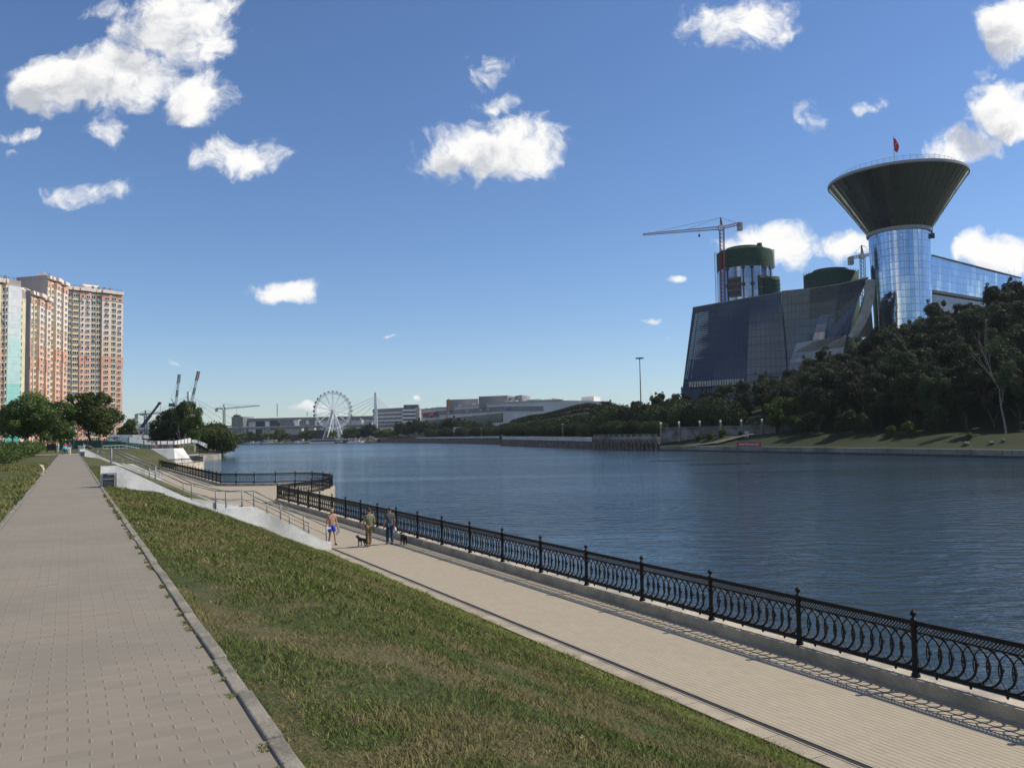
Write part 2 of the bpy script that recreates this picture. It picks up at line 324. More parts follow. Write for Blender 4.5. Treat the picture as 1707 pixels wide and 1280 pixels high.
m_lf = leaf_mat('leaf_green', (.03, .055, .012), (.12, .17, .042)); m_lf2 = leaf_mat('leaf_dark', (.012, .026, .010), (.046, .07, .022)); m_h1 = leaf_mat('shaded_hill_leaf', (.012, .024, .009), (.050, .076, .025), .15, (.55, 1.9)); m_h2 = leaf_mat('shaded_hill_leaf_dark', (.010, .020, .010), (.037, .056, .022), .15, (.6, 1.7)); m_lf3 = leaf_mat('leaf_light', (.035, .06, .012), (.12, .16, .035))  # hill leaves: darker copies, backlit shade of the wood put into the colour
# ================================================================ SETTING
def sm(x, a, b): x = min(1, max(0, (x-a)/(b-a))); return x*x*(3-2*x)
ZP = CZ-1.75; ZQ = CZ-5.15; ZK = CZ-4.9
def st(p): return p.x*D.x+p.y*D.y, p.x*N.x+p.y*N.y
PROF = [(-300, ZP-.02), (1.12, ZP-.02), (3, 4.76), (6, 3.5), (8, 2.56), (9.7, 1.8), (10.2, 1.69), (10.6, 1.6)]
def hL(t):
    for (a, z0), (b, z1) in zip(PROF, PROF[1:]):
        if t <= b: return z0+(z1-z0)*(t-a)/(b-a)
    return PROF[-1][1]
def gridmesh(name, us, vsq, fn, mat, kind='structure'):
    V = np.array([fn(u, v) for u in us for v in vsq]); nu, nv = len(us), len(vsq)
    Fq = np.array([(i*nv+j, i*nv+j+1, (i+1)*nv+j+1, (i+1)*nv+j) for i in range(nu-1) for j in range(nv-1)])
    me = npmesh(name, V, Fq, mat)
    bm = bmesh.new(); bm.from_mesh(me); bmesh.ops.recalc_face_normals(bm, faces=bm.faces)
    if sum(f.normal.z for f in bm.faces) < 0: bmesh.ops.reverse_faces(bm, faces=bm.faces)
    bm.to_mesh(me); bm.free()
    o = bpy.data.objects.new(name, me); COL.objects.link(o); tag(o, kind=kind); return o
# water
mb = MB(); mb.quad((-2500, -400, 0), (3000, -400, 0), (3000, 1500, 0), (-2500, 1500, 0)); tag(mb.build('river_water', m_water), kind='structure')
# river bed and base ground down to the horizon
mb = MB(); mb.quad((-5000, -3000, -1.5), (5000, -3000, -1.5), (5000, 5000, -1.5), (-5000, 5000, -1.5)); tag(mb.build('river_bed', m_soil), kind='structure')
# left bank lawn (upper plateau, slope to the promenade)
def lawn(s, t):
    z = hL(t)
    if t > 1.3: z += .05*math.sin(s*.9+t*1.7)*math.sin(t*1.1)*min(1, max(0, (10.2-t)/2))
    elif t < -1.4: z += .12*math.sin(s*.21)*math.sin(t*.3)+(-t-1.4)*.004
    p = W(s, t); return (p.x, p.y, z)
ss_ = list(np.arange(-25, 60, 1.))+list(np.arange(60, 196, 4.)); tt_ = [-300, -120, -60, -40, -30, -22, -16, -12, -8, -5, -3, -1.35, -1.3, 1.06, 1.12]+list(np.arange(1.6, 10.3, .4))+[10.25, 10.6]
gridmesh('lawn', ss_, tt_, lawn, g_soil)
# upper path
mb = MB(); a, b_ = -30, 128
mb.quad(W(a, -1.2, ZP), W(a, 1.03, ZP), W(b_, 1.03, ZP), W(b_, -1.2, ZP)); tag(mb.build('upper_path', m_path), kind='structure')
mb = MB(); mb.quad(W(126, -26, ZP+.02), W(126, 30*0+1.1, ZP+.02), W(129.5, 1.1, ZP+.02), W(129.5, -26, ZP+.02)); tag(mb.build('cross_path', m_conc), kind='structure')
mb = MB(); s = -24.
while s < 128:
    L = 1. if s < 60 else 4.
    for t0, wd in ((1.068, .1), (-1.27, .11)):
        j = random.uniform(-.005, .005); h = .022 if t0 > 0 else .02
        mb.box(W(s+L/2, t0+j, ZP+h/2-.06+random.uniform(-.004, .004)), (L-.02, wd, h+.12), PATH_ANG+random.uniform(-.006, .006))
    s += L
ob = tag(mb.build('path_kerb', m_kerb), kind='structure')
bv = ob.modifiers.new('b', 'BEVEL'); bv.width = .012; bv.segments = 2
# joint weeds beside the kerb handled with the grass
# promenade deck
FL = [(s, 14.7) for s in (10.94-2.94*k for k in range(6, 0, -1))]+[(10.94+2.94*k, 14.7) for k in range(0, 20)]     # fence post stations
FL = [q for q in FL if q[0] < 66]+[(67.6, 14.65)]
BUMP = [(70, 16.6), (72.4, 18.6), (74.9, 20.3), (78, 21.8), (81, 22.9), (84, 23.5), (87, 23.6), (89.5, 23.1), (90.9, 21.6), (91.4, 19.6), (92.6, 17.6), (94.2, 16.0), (95.9, 14.65)]
FAR = [(95.9+2.94*k, 14.65) for k in range(1, 29)]
LINE = FL+BUMP+FAR
send = FAR[-1][0]
deck = [W(-7, 10.2), W(send, 10.2)]+[W(s, t+.22) for s, t in reversed(LINE)]+[W(-7, 14.9)]
deck2 = [W(-20, 10.2), W(send, 10.2)]+[W(s, t+.2) for s, t in reversed(LINE)]+[W(-20, 14.9)]
mb = MB(); n0 = len(deck2); vs_ = [(p.x, p.y, ZQ) for p in deck2]
mb.add(vs_, [tuple(range(n0))]); o = mb.build('promenade', m_prom)
bm = bmesh.new(); bm.from_mesh(o.data); bmesh.ops.triangulate(bm, faces=bm.faces)
for f in bm.faces:
    if f.normal.z < 0: f.normal_flip()
bm.to_mesh(o.data); bm.free(); tag(o, kind='structure')
# river wall below the promenade with the low kerb that carries the fence
def offs(line, d):
    res = []
    for i, (s, t) in enumerate(line):
        a = line[max(0, i-1)]; b = line[min(len(line)-1, i+1)]; dx, dy = b[0]-a[0], b[1]-a[1]; L = math.hypot(dx, dy); res.append((s-dy/L*d, t+dx/L*d))
    return res
wl = [(-20, 14.7)]+LINE; o1 = offs(wl, .26); o2 = offs(wl, -.2)
mb = MB()
for i in range(len(wl)-1):
    A, B, C_, E_ = W(*o2[i]), W(*o2[i+1]), W(*o1[i+1]), W(*o1[i])
    def z(p, h): return (p.x, p.y, h)
    mb.quad(z(A, ZK), z(E_, ZK), z(C_, ZK), z(B, ZK)); mb.quad(z(A, ZQ-.3), z(A, ZK), z(B, ZK), z(B, ZQ-.3)); mb.quad(z(E_, ZK), z(E_, -1), z(C_, -1), z(C_, ZK))
tag(mb.build('river_wall', m_quayk), 'long cream concrete river wall whose low kerb carries the black iron fence', 'wall')
# fine dark slot beside the kerb, drain channel beside the lawn
mb = MB(); mb.box(W(28, 14.02, ZQ+.004), (95, .025, .008), PATH_ANG); tag(mb.build('expansion_joint', m_dgrey), kind='structure')
m_dr = M('drain_iron', (.012, .012, .013), .6, .3, 9)
mb = MB(); x = -8.
mb.box(W(30, 10.7, ZQ+.004), (100, .12, .01), PATH_ANG)
tag(mb.build('drain_channel', m_dr), 'narrow black drainage grate running along the lawn edge of the promenade', 'drain')
mb = MB()
mb.box(W(30, 10.615, ZQ+.010), (100, .03, .024), PATH_ANG); mb.box(W(30, 10.785, ZQ+.010), (100, .03, .02), PATH_ANG)
s = -18.
while s < 80: mb.box(W(s, 10.38, ZQ+.012), (.985, .36, .03), PATH_ANG+random.uniform(-.004, .004)); s += 1.
tag(mb.build('lawn_edging', M('edging_concrete', (.34, .295, .22), .85, .15, 1.5, .3, 25)), kind='structure')

# ---------------------------------------------------------------- embankment fence
PW = 2.94
def panel_mesh():
    mb = MB(); L = PW-.1; x0 = -L/2
    mb.box((0, 0, 1.075), (L, .06, .03)); mb.box((0, 0, 1.03), (L, .035, .05)); mb.box((0, 0, .868), (L, .03, .024)); mb.box((0, 0, .145), (L, .045, .075))
    n = 40
    for k in range(n):
        a = x0+L*k/n; b = x0+L*(k+1)/n
        for z0 in (.875, .945):
            mb.beam((a, 0, z0), (b, 0, z0+.07), .011, .014); mb.beam((a, 0, z0+.07), (b, 0, z0), .011, .014)
    sp = .236; rw, rh = .268, .338; cz = .520
    nr = 11; off = (L-(nr-1)*sp)/2
    for k in range(nr):
        cx = x0+off+k*sp; y = .012 if k % 2 else -.012; m = 22; vs = []; fs = []
        for i in range(m):
            an = 2*math.pi*i/m; c, s = math.cos(an), math.sin(an); wv = .013
            wv = .0185 if c < -.25 else (.011 if c < .1 else .007)
            for r_, yy in ((-wv, -.013), (wv, -.013), (wv, .013), (-wv, .013)): vs.append((cx+c*(rw+r_), y+yy, cz+s*(rh+r_)))
        for i in range(m):
            j = (i+1) % m
            for q in range(4): fs.append((i*4+q, j*4+q, j*4+(q+1) % 4, i*4+(q+1) % 4))
        mb.add(vs, fs)
    for cx in (x0+off-.236, x0+off+nr*sp):      # half rings meeting the posts
        sg = 1 if cx < 0 else -1; m = 11; prev = None
        for i in range(m+1):
            an = -math.pi/2+math.pi*i/m; q = Vector((cx+sg*math.cos(an)*rw, 0, cz+math.sin(an)*rh))
            if prev is not None and abs(q.x) < L/2 and abs(prev.x) < L/2: mb.beam(prev, q, .022, .026)
            prev = q
    for k in range(nr+1):
        cx = x0+off+k*sp-rw; mb.box((cx, 0, .527), (.05, .05, .07))
    for f in (-.36, -.12, .12, .36):
        mb.lathe([(.0, .035), (.022, .06), (.03, .085), (.016, .11)], 8, (L*f, 0, 0))
    return mb.mesh('panel', m_iron)
def post_mesh():
    mb = MB(); mb.lathe([(.0, 0), (.085, 0), (.085, .05), (.066, .07), (.062, .30), (.055, .32), (.055, .96), (.066, .98), (.066, 1.04), (.074, 1.06), (.074, 1.09), (.055, 1.12), (.03, 1.14), (0, 1.15)], 12)
    return mb.mesh('post', m_iron, True)
def finial_mesh():
    mb = MB(); mb.lathe([(.02, 1.13), (.022, 1.165), (.05, 1.185), (.062, 1.215), (.055, 1.25), (.032, 1.272), (.012, 1.285), (.012, 1.3), (0, 1.305)], 10)
    return mb.mesh('finial', m_iron, True)
pm, pom, fm = panel_mesh(), post_mesh(), finial_mesh()
def fence(line, zb, label, full=None):
    r = W(*line[0], zb) if full is None else full
    root = thing('embankment_fence', r, label, 'fence')
    pts = [W(*q, zb) if not isinstance(q, Vector) else q for q in line]
    for i, q in enumerate(pts):
        a = pts[min(i+1, len(pts)-1)]-pts[max(i-1, 0)]; rz = math.atan2(a.y, a.x)
        po = inst('post', pom, root, q-root.location, rz); f_ = inst('finial', fm, po)
        if i < len(pts)-1:
            v = pts[i+1]-q; L = v.length; inst('panel', pm, root, (q+pts[i+1])/2-root.location, math.atan2(v.y, v.x), (max(.2, L)/PW, 1, 1))
fence([q for q in LINE], ZK, 'long black cast iron fence with interlaced rings between the promenade and the river')

# ---------------------------------------------------------------- second and third platforms further along the left bank
P2s = [(send, 14.65), (183.0, 17.6), (187, 21), (191, 24), (196, 26.3), (202, 27.2), (208, 26.5), (213, 23), (216, 18)]
mb = MB(); poly = [W(send-1, 9), W(214, 9)]+[W(s, t) for s, t in reversed(P2s)]
mb.prism([(p.x, p.y) for p in poly], -1, ZQ+.02, 0)
tag(mb.build('river_platform', m_wallc), 'rounded cream concrete viewing platform beyond the far end of the near fence', 'platform')
fence(offs(P2s, -.3), ZQ+.02, 'dark iron fence around the edge of the rounded cream platform')
mb = MB()
def R3(s0, s1, t0, t1): return [tuple(W(*q)[:2]) for q in ((s0, t0), (s1, t0), (s1, t1), (s0, t1))]
ra = G(246, 750, 3.8); 
SA, SB = 190., 197.
root = thing('stair_abutment', W(SA, 12, ZQ), 'big white sloped stair abutment standing on the rounded platform', 'abutment')
prof = [(9.2, ZP-.2), (19.5, ZP-.2), (19.8, ZQ), (9.2, ZQ)]
vs_ = [W(SA, t, z) for t, z in prof]+[W(SB, t+k, z) for (t, z), k in zip(prof, (0, 2.6, 4.4, 0))]
mb.add(vs_, [(0, 1, 2, 3), (7, 6, 5, 4), (0, 4, 5, 1), (1, 5, 6, 2), (2, 6, 7, 3), (3, 7, 4, 0)]); mb.build('wall', M('abutment_white', (.72, .72, .7), .8, .1, .4), root)
mb = MB()
for k in range(9): mb.beam(W(SA+.3, 11.3+k, ZP-.3), W(SA+.3, 11.3+k, ZP+.75), .06)
mb.beam(W(SA+.3, 11.3, ZP+.75), W(SA+.3, 19.3, ZP+.75), .06); mb.beam(W(SA+.3, 11.3, ZP+.25), W(SA+.3, 19.3, ZP+.25), .04)
for k in range(5): mb.beam(W(SA+.3+k*1.5, 19.2, ZP-.3), W(SA+.3+k*1.5, 19.2, ZP+.75), .06)
mb.beam(W(SA+.3, 19.2, ZP+.75), W(SB-.3, 19.2, ZP+.75), .06); mb.build('railing', m_steel, root)
P3 = [(276, 36), (284, 40.5), (292, 44), (300, 46), (306, 46), (316, 40)]
mb = MB(); mb.prism([tuple(W(*q)[:2]) for q in P3+[(316, 26), (276, 26)]], -1, ZQ+.02)
tag(mb.build('river_platform', M('landing_concrete', (.33, .31, .28), .9, .3, .5)), 'grey concrete landing stage in front of the willow bushes on the left bank', 'platform')
fence(offs(P3, -.3), ZQ+.02, 'thin dark iron fence along the grey landing stage by the willow bushes')
# widening grass bank in front of the abutment
def spur(s, k):
    f = sm(s, 140, 180); P_ = [(1.25, ZP+.01), (1.6+12.6*f, ZP-.03), (10.25+9.2*f, ZQ-.04)]; a = k/8*2; i = min(1, int(a)); a -= i
    t = P_[i][0]+(P_[i+1][0]-P_[i][0])*a; z = P_[i][1]+(P_[i+1][1]-P_[i][1])*a; p = W(s, t); return (p.x, p.y, z+.05*math.sin(s)*math.sin(t))
gridmesh('bank_slope', list(np.arange(134, 191, 3.))+[190.2], list(range(9)), spur, g_far)
# left bank ground beyond, right up to the far shore and the horizon
def loft_ground(name, shore, inner, mat, far):
    # shore/inner: lists of (x, y, z); far polygon closes the top
    mb = MB(); n = len(shore)
    for i in range(n-1): mb.quad(shore[i], shore[i+1], inner[i+1], inner[i])
    for i in range(n-1): mb.quad((shore[i][0], shore[i][1], -1.4), (shore[i+1][0], shore[i+1][1], -1.4), shore[i+1], shore[i])
    mb.add(inner+far, [tuple(range(len(inner)+len(far)))])
    o = mb.build(name, mat); bm = bmesh.new(); bm.from_mesh(o.data); bmesh.ops.triangulate(bm, faces=[f for f in bm.faces if len(f.verts) > 4]); bmesh.ops.recalc_face_normals(bm, faces=bm.faces)
    for f in bm.faces:
        if f.normal.z < -.2: f.normal_flip()
    bm.to_mesh(o.data); bm.free(); return tag(o, kind='structure')
sh = [W(194, 9.8), W(200, 14), W(214, 17), W(225, 20), W(236, 26), W(280, 34), G(372, 753, 0), G(391, 747.5, 0), G(396, 741, 0), G(400, 740, 0), G(470, 739.6, 0), G(555, 738.6, 0), G(625, 737.4, 0), G(692, 737.5, 0)]
sh[6] = Vector((-108, 300, 0)); sh[7] = Vector((-150, 440, 0)); sh[8] = Vector((-270, 800, 0))
shore = [(p.x, p.y, .5) for p in sh]; inner = [tuple(W(194, 6, ZP-.3))]+[(p.x-9, p.y+5, 3.2) for p in sh[1:6]]+[(sh[6].x-14, sh[6].y+4, 3.6), (sh[7].x-14, sh[7].y+4, 3.6)]+[(p.x, p.y+25, 2.6) for p in sh[8:]]
inner[8] = (sh[8].x-20, sh[8].y+10, 3)
far = [(-100, 900, 3), (900, 1300, 3), (4000, 4200, 3), (-4500, 4200, 3), (-4500, 100, 3), tuple(W(192, -310, ZP-.4)), tuple(W(192, -20, ZP-.4))]
loft_ground('far_bank', shore, inner, g_far, far)

# ---------------------------------------------------------------- right bank: quay line as distance along each bearing
BK = [(-.16, 820, 2.6), (-.119, 778, 4.6), (-.0150, 534, 5.0), (-.0146, 480, 5.05), (.097, 338, 4.45), (.172, 289, 4.4), (.176, 287, 1.65), (.393, 214, 1.6), (.613, 167, 1.6), (.9, 128, 1.6), (2., 70, 1.6)]
def bk(b):
    for (a, y0, z0), (c, y1, z1) in zip(BK, BK[1:]):
        if b <= c: f = max(0, (b-a)/(c-a)); inv = (1-f)/y0+f/y1; return 1/inv, z0+(z1-z0)*f
    return BK[-1][1:]
HR = [(-.16, 6), (-.1, 9), (-.03, 13), (.03, 19), (.09, 24), (.11, 22), (.125, 14), (.17, 13), (.25, 15), (.32, 17), (.43, 24), (.52, 31), (.613, 37), (.8, 38), (2, 38)]
def interp(T, x):
    for (a, v), (c, u) in zip(T, T[1:]):
        if x <= c: f = max(0, (x-a)/(c-a)); f = f*f*(3-2*f); return v+(u-v)*f
    return T[-1][1]
def hill(b, d):
    _, z0 = bk(b); k = sm(b, .14, .2)
    zl = z0+(5-z0)*sm(d, 2, 24) if b > .176 else z0+(5.5-z0)*sm(d, 5, 30)
    d0, d1 = (1-k)*40+k*32, (1-k)*190+k*110
    f = min(1, max(0, (d-d0)/(d1-d0)))
    f = f*(1-.5*k)+.5*k*sm(f, 0, 1)
    z = zl+(interp(HR, b)-zl)*f
    return z
def Q(b, d): Y = bk(b)[0]+d; return b*Y, Y
bs = sorted(set([q[0] for q in BK]+list(np.arange(-.15, .7, .0125))+[.8, 1, 1.3, 1.6])); ds = [0, 1, 3, 6, 10, 15, 20, 25, 30, 36, 42]+list(range(50, 200, 10))+[230, 300, 500, 1000]
def hillp(b, d): x, y = Q(b, d); return (x, y, hill(b, d)+(.25*math.sin(x*.2)*math.sin(y*.23) if 3 < d < 60 else 0))
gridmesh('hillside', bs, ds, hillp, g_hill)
# quay walls (right bank)
def quay(name, bb, mats, label, top=None, thick=1.2, cap=.0):
    mb = MB()
    for b0, b1 in zip(bb, bb[1:]):
        a, c = Q(b0, -.2), Q(b1, -.2); z0 = bk(b0)[1] if top is None else top; z1 = bk(b1)[1] if top is None else top
        v = Vector((c[0]-a[0], c[1]-a[1], 0)).normalized(); nn = Vector((-v.y, v.x, 0)); nn = nn if nn.dot(Vector((a[0], a[1], 0))) > 0 else -nn
        A, B = Vector((a[0], a[1], 0)), Vector((c[0], c[1], 0)); A2, B2 = A+nn*thick, B+nn*thick
        def zz(p, h): return (p.x, p.y, h)
        mb.quad(zz(A, -1), zz(B, -1), zz(B, z1+.06), zz(A, z0+.06)); mb.quad(zz(A, z0+.06), zz(B, z1+.06), zz(B2, z1+.06), zz(A2, z0+.06)); mb.quad(zz(A2, z0+.06), zz(B2, z1+.06), zz(B2, z1-1), zz(A2, z0-1))
        if cap:   # joints between blocks
            L = (B-A).length; k = 0
            while k < L: p = A+v*k-nn*.01; mb.box((p.x, p.y, (z0+.06)/2+.3), (.10, .04, z0-.5), math.atan2(v.y, v.x), 1); k += 7.5
            mb.beam(zz(A-nn*.02, .2), zz(B-nn*.02, .2), .05, .55, 1)
    return tag(mb.build(name, mats), label, 'quay wall')
m_qw = M('quay_stone', (.25, .24, .21), .85, .3, .12, .3, 3)
quay('quay_wall', [.176]+list(np.arange(.2, .9, .05))+[1.2, 1.8], [m_qw, m_dgrey], 'low grey stone quay wall below the lawn and dark wood on the right bank', cap=1)
m_sheet = M('rusty_sheet_piling', (.16, .12, .095), .8, .5, .5, .3, 2, col2=(.06, .048, .042))
quay('quay_wall', [-.16, -.119, -.07, -.0152], [m_sheet, m_dgrey], 'farthest rusty brown quay wall with a thin white roof edge', None)
quay('quay_wall', [-.0145, .03, .06, .097], [m_sheet, m_dgrey], 'rusty brown quay wall under the broad white fascia deck')
def fascia(b0, b1, dz0, dz1, label, out=1.5):
    mb = MB(); bb = list(np.linspace(b0, b1, 6))
    for p, q in zip(bb, bb[1:]):
        a, c = Q(p, -out), Q(q, -out); a2, c2 = Q(p, 9), Q(q, 9); z0, z1 = bk(p)[1], bk(q)[1]
        mb.quad((*a, z0+dz0), (*c, z1+dz0), (*c, z1+dz1), (*a, z0+dz1)); mb.quad((*a, z0+dz1), (*c, z1+dz1), (*c2, z1+dz1), (*a2, z0+dz1)); mb.quad((*a, z0+dz0), (*a2, z0+dz0), (*c2, z1+dz0), (*c, z1+dz0))
    a, c, c2, a2 = (*Q(b0, -out), bk(b0)[1]), (*Q(b1, -out), bk(b1)[1]), (*Q(b1, 9), bk(b1)[1]), (*Q(b0, 9), bk(b0)[1])
    for e, f_ in ((a, a2), (c2, c)): mb.quad((*e[:2], e[2]+dz0), (*e[:2], e[2]+dz1), (*f_[:2], f_[2]+dz1), (*f_[:2], f_[2]+dz0))
    return tag(mb.build('quay_deck', M('fascia_white', (.52, .52, .5), .6, .15, .1)), label, 'deck')
fascia(-.013, .095, -1.5, .1, 'broad white deck edge running along the middle of the far quay', 1.2)
fascia(-.117, -.0165, -.9, .1, 'narrower white deck edge on the farthest stretch of quay', 2)
# open piles section between the deck and the stone quay
root = thing('pile_quay', (*Q(.135, 0), 0), 'quay of dark vertical piles with a pale capping beam left of the stone quay', 'quay')
mb = MB(); a, c = Q(.098, .9), Q(.1745, .9); mb.beam((*a, 1.5), (*c, 1.5), .5, 4.6); mb.build('back_wall', m_sheet, root)
mb = MB(); a, c = Q(.0975, 0), Q(.175, 0); A, B = Vector((*a, 0)), Vector((*c, 0)); mb.beam(A+Vector((0, 0, 4.2)), B+Vector((0, 0, 4.2)), 1.6, 1.0); mb.beam(A+Vector((0, 0, 3.3)), B+Vector((0, 0, 3.3)), .9, .9); mb.build('capping_beam', m_qw, root)
mb = MB(); v = (B-A); mb.cyl(Vector((0, 0, -1)), Vector((0, 0, 3.6)), .85, n=10)
me = mb.mesh('pile', M('pile_rust', (.16, .13, .11), .85, .4, .8)); np_ = 17
for k in range(np_): inst('pile', me, root, A+v*((k+.5)/np_)-Vector(root.location)+Vector((0, -.5, 0)))
mb = MB()
for k in range(80): p = A+v*(k/79); mb.beam(p+Vector((0, .8, 4.6)), p+Vector((0, .8, 5.7)), .09 if k % 7 else .5)
mb.beam(A+Vector((0, .8, 5.7)), B+Vector((0, .8, 5.7)), .12); mb.build('railing', m_grey, root)
# retaining wall with lamp posts
root = thing('retaining_wall', (*Q(.178, 14), 1), 'grey retaining wall with small lamp posts behind the lawn beside the pile quay', 'wall')
RW = [(.178, 8), (.2, 12), (.225, 17), (.25, 22), (.275, 27), (.3, 33), (.315, 36), (.335, 42)]; RT = [7.6, 7.7, 7.75, 7.8, 7.8, 7.9, 7.9, 9.5]
mb = MB()
for (q0, z0), (q1, z1) in zip(zip(RW, RT), list(zip(RW, RT))[1:]):
    a, c = Q(*q0), Q(*q1); mb.quad((*a, 1), (*c, 1), (*c, z1), (*a, z0)); mb.quad((*a, z0), (*c, z1), (c[0], c[1]+.6, z1), (a[0], a[1]+.6, z0)); mb.beam((*a, z0+.15), (*c, z1+.15), .7, .3)
mb.build('wall', M('wall_grey', (.19, .19, .185), .9, .35, .25), root)
mb = MB(); mb.cyl((0, 0, -6.3), (0, 0, 1.), .32, n=8); mb.cyl((0, 0, 1.), (0, 0, 1.2), .42, n=8); mpl = mb.mesh('pillar', m_qw)
mb = MB(); mb.lathe([(0, 1.2), (.18, 1.25), (.22, 1.5), (.4, 1.75), (.35, 2.1), (0, 2.25)], 8); mlp = mb.mesh('lamp', m_white)
for (q, z0) in list(zip(RW, RT))[:7]:
    a = Q(*q); pl = inst('pillar', mpl, root, Vector((a[0], a[1]-.4, z0))-root.location); inst('lamp', mlp, pl)
# paved ramp on the right-bank lawn
mb = MB(); pp = [(.205, 2), (.235, 8), (.262, 16), (.285, 24), (.32, 30)]
for (b0, d0), (b1, d1) in zip(pp, pp[1:]):
    a, c = Q(b0, d0), Q(b1, d1); a2, c2 = Q(b0+.012, d0), Q(b1+.012, d1); z0, z1 = hill(b0, d0)+.35, hill(b1, d1)+.35; mb.quad((*a, z0), (*a2, z0), (*c2, z1), (*c, z1))
tag(mb.build('sloping_path', M('ramp_asphalt', (.10, .10, .10), .9, .2, 1)), kind='structure')
# banner on the quay
def textmesh(s, size, ext=.02, bold=0.):
    cu = bpy.data.curves.new('t', 'FONT'); cu.body = s; cu.size = size; cu.extrude = ext; cu.offset = bold; cu.align_x = 'CENTER'; cu.align_y = 'CENTER'
    o = bpy.data.objects.new('t', cu); COL.objects.link(o); bpy.context.view_layer.update()
    me = bpy.data.meshes.new_from_object(o.evaluated_get(bpy.context.evaluated_depsgraph_get())); bpy.data.objects.remove(o); bpy.data.curves.remove(cu); return me
bA, bB = G(1223, 745, 1.7), G(1265, 745.5, 1.7)
b0, b1 = 1223-853.5, 1265-853.5
pa = Vector((*Q(.2692, .3), 1.7)); pb = Vector((*Q(.299, .3), 1.7)); u = (pb-pa); Lb = u.length; u.normalize(); ang = math.atan2(u.y, u.x); hb = 1.35
root = thing('banner', pa+u*Lb/2, 'red banner with white lettering fixed above the stone quay wall', 'banner', rz=ang)
mb = MB(); mb.box((0, 0, hb/2), (Lb, .06, hb)); inst('cloth', mb.mesh('cloth', M('banner_red', (.42, .045, .06), .7, .1, 1)), root)
me = textmesh('«Спасибо ВАМ за такой труд!»', .62, .01, .012); me.materials.append(m_white)
o = inst('lettering', me, root, (0, -.045, hb/2)); o.rotation_euler = (math.pi/2, 0, 0); bpy.context.view_layer.update()
wd = max(v.co.x for v in me.vertices)-min(v.co.x for v in me.vertices); o.scale = (Lb*.8/wd, 1.15, 1)
mb = MB()
for k in range(7): mb.beam((-Lb/2+Lb*k/6, .06, -.2), (-Lb/2+Lb*k/6, .06, hb), .08)
inst('frame', mb.mesh('frame', m_grey), root)
# white openwork ornament on the lawn
p0 = Vector((*Q(.2815, 17), 0)); p0.z = hill(.2815, 17)
root = thing('lawn_ornament', p0, 'white openwork crossed lattice ornament on the lawn above the red banner', 'ornament')
mb = MB(); w_, h_ = .58, 1.9
for a, b in (((-w_, .3), (w_, h_)), ((w_, .3), (-w_, h_)), ((-w_, h_), (w_, h_)), ((-w_, .3), (-.1, .3)), ((.1, .3), (w_, .3)), ((-w_, h_), (-w_, h_-.5)), ((w_, h_), (w_, h_-.5)), ((-w_, .3), (-w_, .7)), ((w_, .3), (w_, .7)), ((-.35, 1.1), (0, 1.5)), ((0, 1.5), (.35, 1.1)), ((.35, 1.1), (0, .7)), ((0, .7), (-.35, 1.1))): mb.beam((a[0], 0, a[1]), (b[0], 0, b[1]), .14, .17)
inst('lattice', mb.mesh('lattice', m_white), root); mb = MB(); mb.cyl((0, .1, -.3), (0, .1, 1), .05); inst('pole', mb.mesh('pole', m_grey), root)
# ================================================================ GRASS (nobody could count it)
def blades(name, n, smin, smax, tmin, tmax, hfn, dens_pow, hgt, wid, mat, mask=None):
    u = rng.random(n*3); s = smin+(smax-smin)*u**dens_pow; t = tmin+(tmax-tmin)*rng.random(n*3)
    X = D.x*s+N.x*t; Y = D.y*s+N.y*t
    ok = (Y > 1.5) & (np.abs(X) < .66*Y+1.5)
    if mask is not None: ok &= mask(s, t)
    s, t, X, Y = s[ok][:n], t[ok][:n], X[ok][:n], Y[ok][:n]; n = len(s)
    prof = np.array(PROF); Z = np.interp(t, prof[:, 0], prof[:, 1]) if hfn is None else hfn(s, t)
    Z = Z+np.where(t > 1.3, .05*np.sin(s*.9+t*1.7)*np.sin(t*1.1)*np.clip((10.2-t)/2, 0, 1), 0)
    dist = np.hypot(X, Y); sc = np.clip(dist/9, 1, 3.2)
    clump = .6+.8*(np.sin(X*2.3+np.sin(Y*1.7)*2)*np.sin(Y*2.1+np.sin(X*1.3)*2)*.5+.5)
    h = hgt*(.5+rng.random(n))*clump*np.sqrt(sc); wd = wid*sc*(.7+.6*rng.random(n))
    an = rng.random(n)*2*np.pi; lean = .35+.9*rng.random(n); la = rng.random(n)*2*np.pi
    dx, dy = np.cos(an)*wd, np.sin(an)*wd; lx, ly = np.cos(la)*lean*h, np.sin(la)*lean*h
    B = np.stack([X, Y, Z-.01], 1); V = np.empty((n, 5, 3))
    V[:, 0] = B-np.stack([dx, dy, 0*dx], 1); V[:, 1] = B+np.stack([dx, dy, 0*dx], 1)
    md = B+np.stack([lx*.35, ly*.35, h*.6], 1); V[:, 2] = md+np.stack([dx, dy, 0*dx], 1)*.75; V[:, 3] = md-np.stack([dx, dy, 0*dx], 1)*.75; V[:, 4] = B+np.stack([lx, ly, h*.95], 1)
    i0 = np.arange(n)*5; T = np.concatenate([np.stack([i0, i0+1, i0+2], 1), np.stack([i0, i0+2, i0+3], 1), np.stack([i0+3, i0+2, i0+4], 1)])
    tint = np.repeat(rng.random(n), 5); me = npmesh(name, V.reshape(-1, 3), T, mat, tint)
    o = bpy.data.objects.new(name, me); COL.objects.link(o); return tag(o, 'short mixed green and dry grass on the slope beside the path', 'grass', kind='stuff')
blades('grass', 600000, 3, 62, 1.13, 10.28, None, 1.85, .044, .0027, g_near)
o = blades('grass', 60000, 14, 75, -26, -1.3, None, 1.5, .06, .004, g_near); o['label'] = 'rough green and yellowed grass along the left edge of the path'
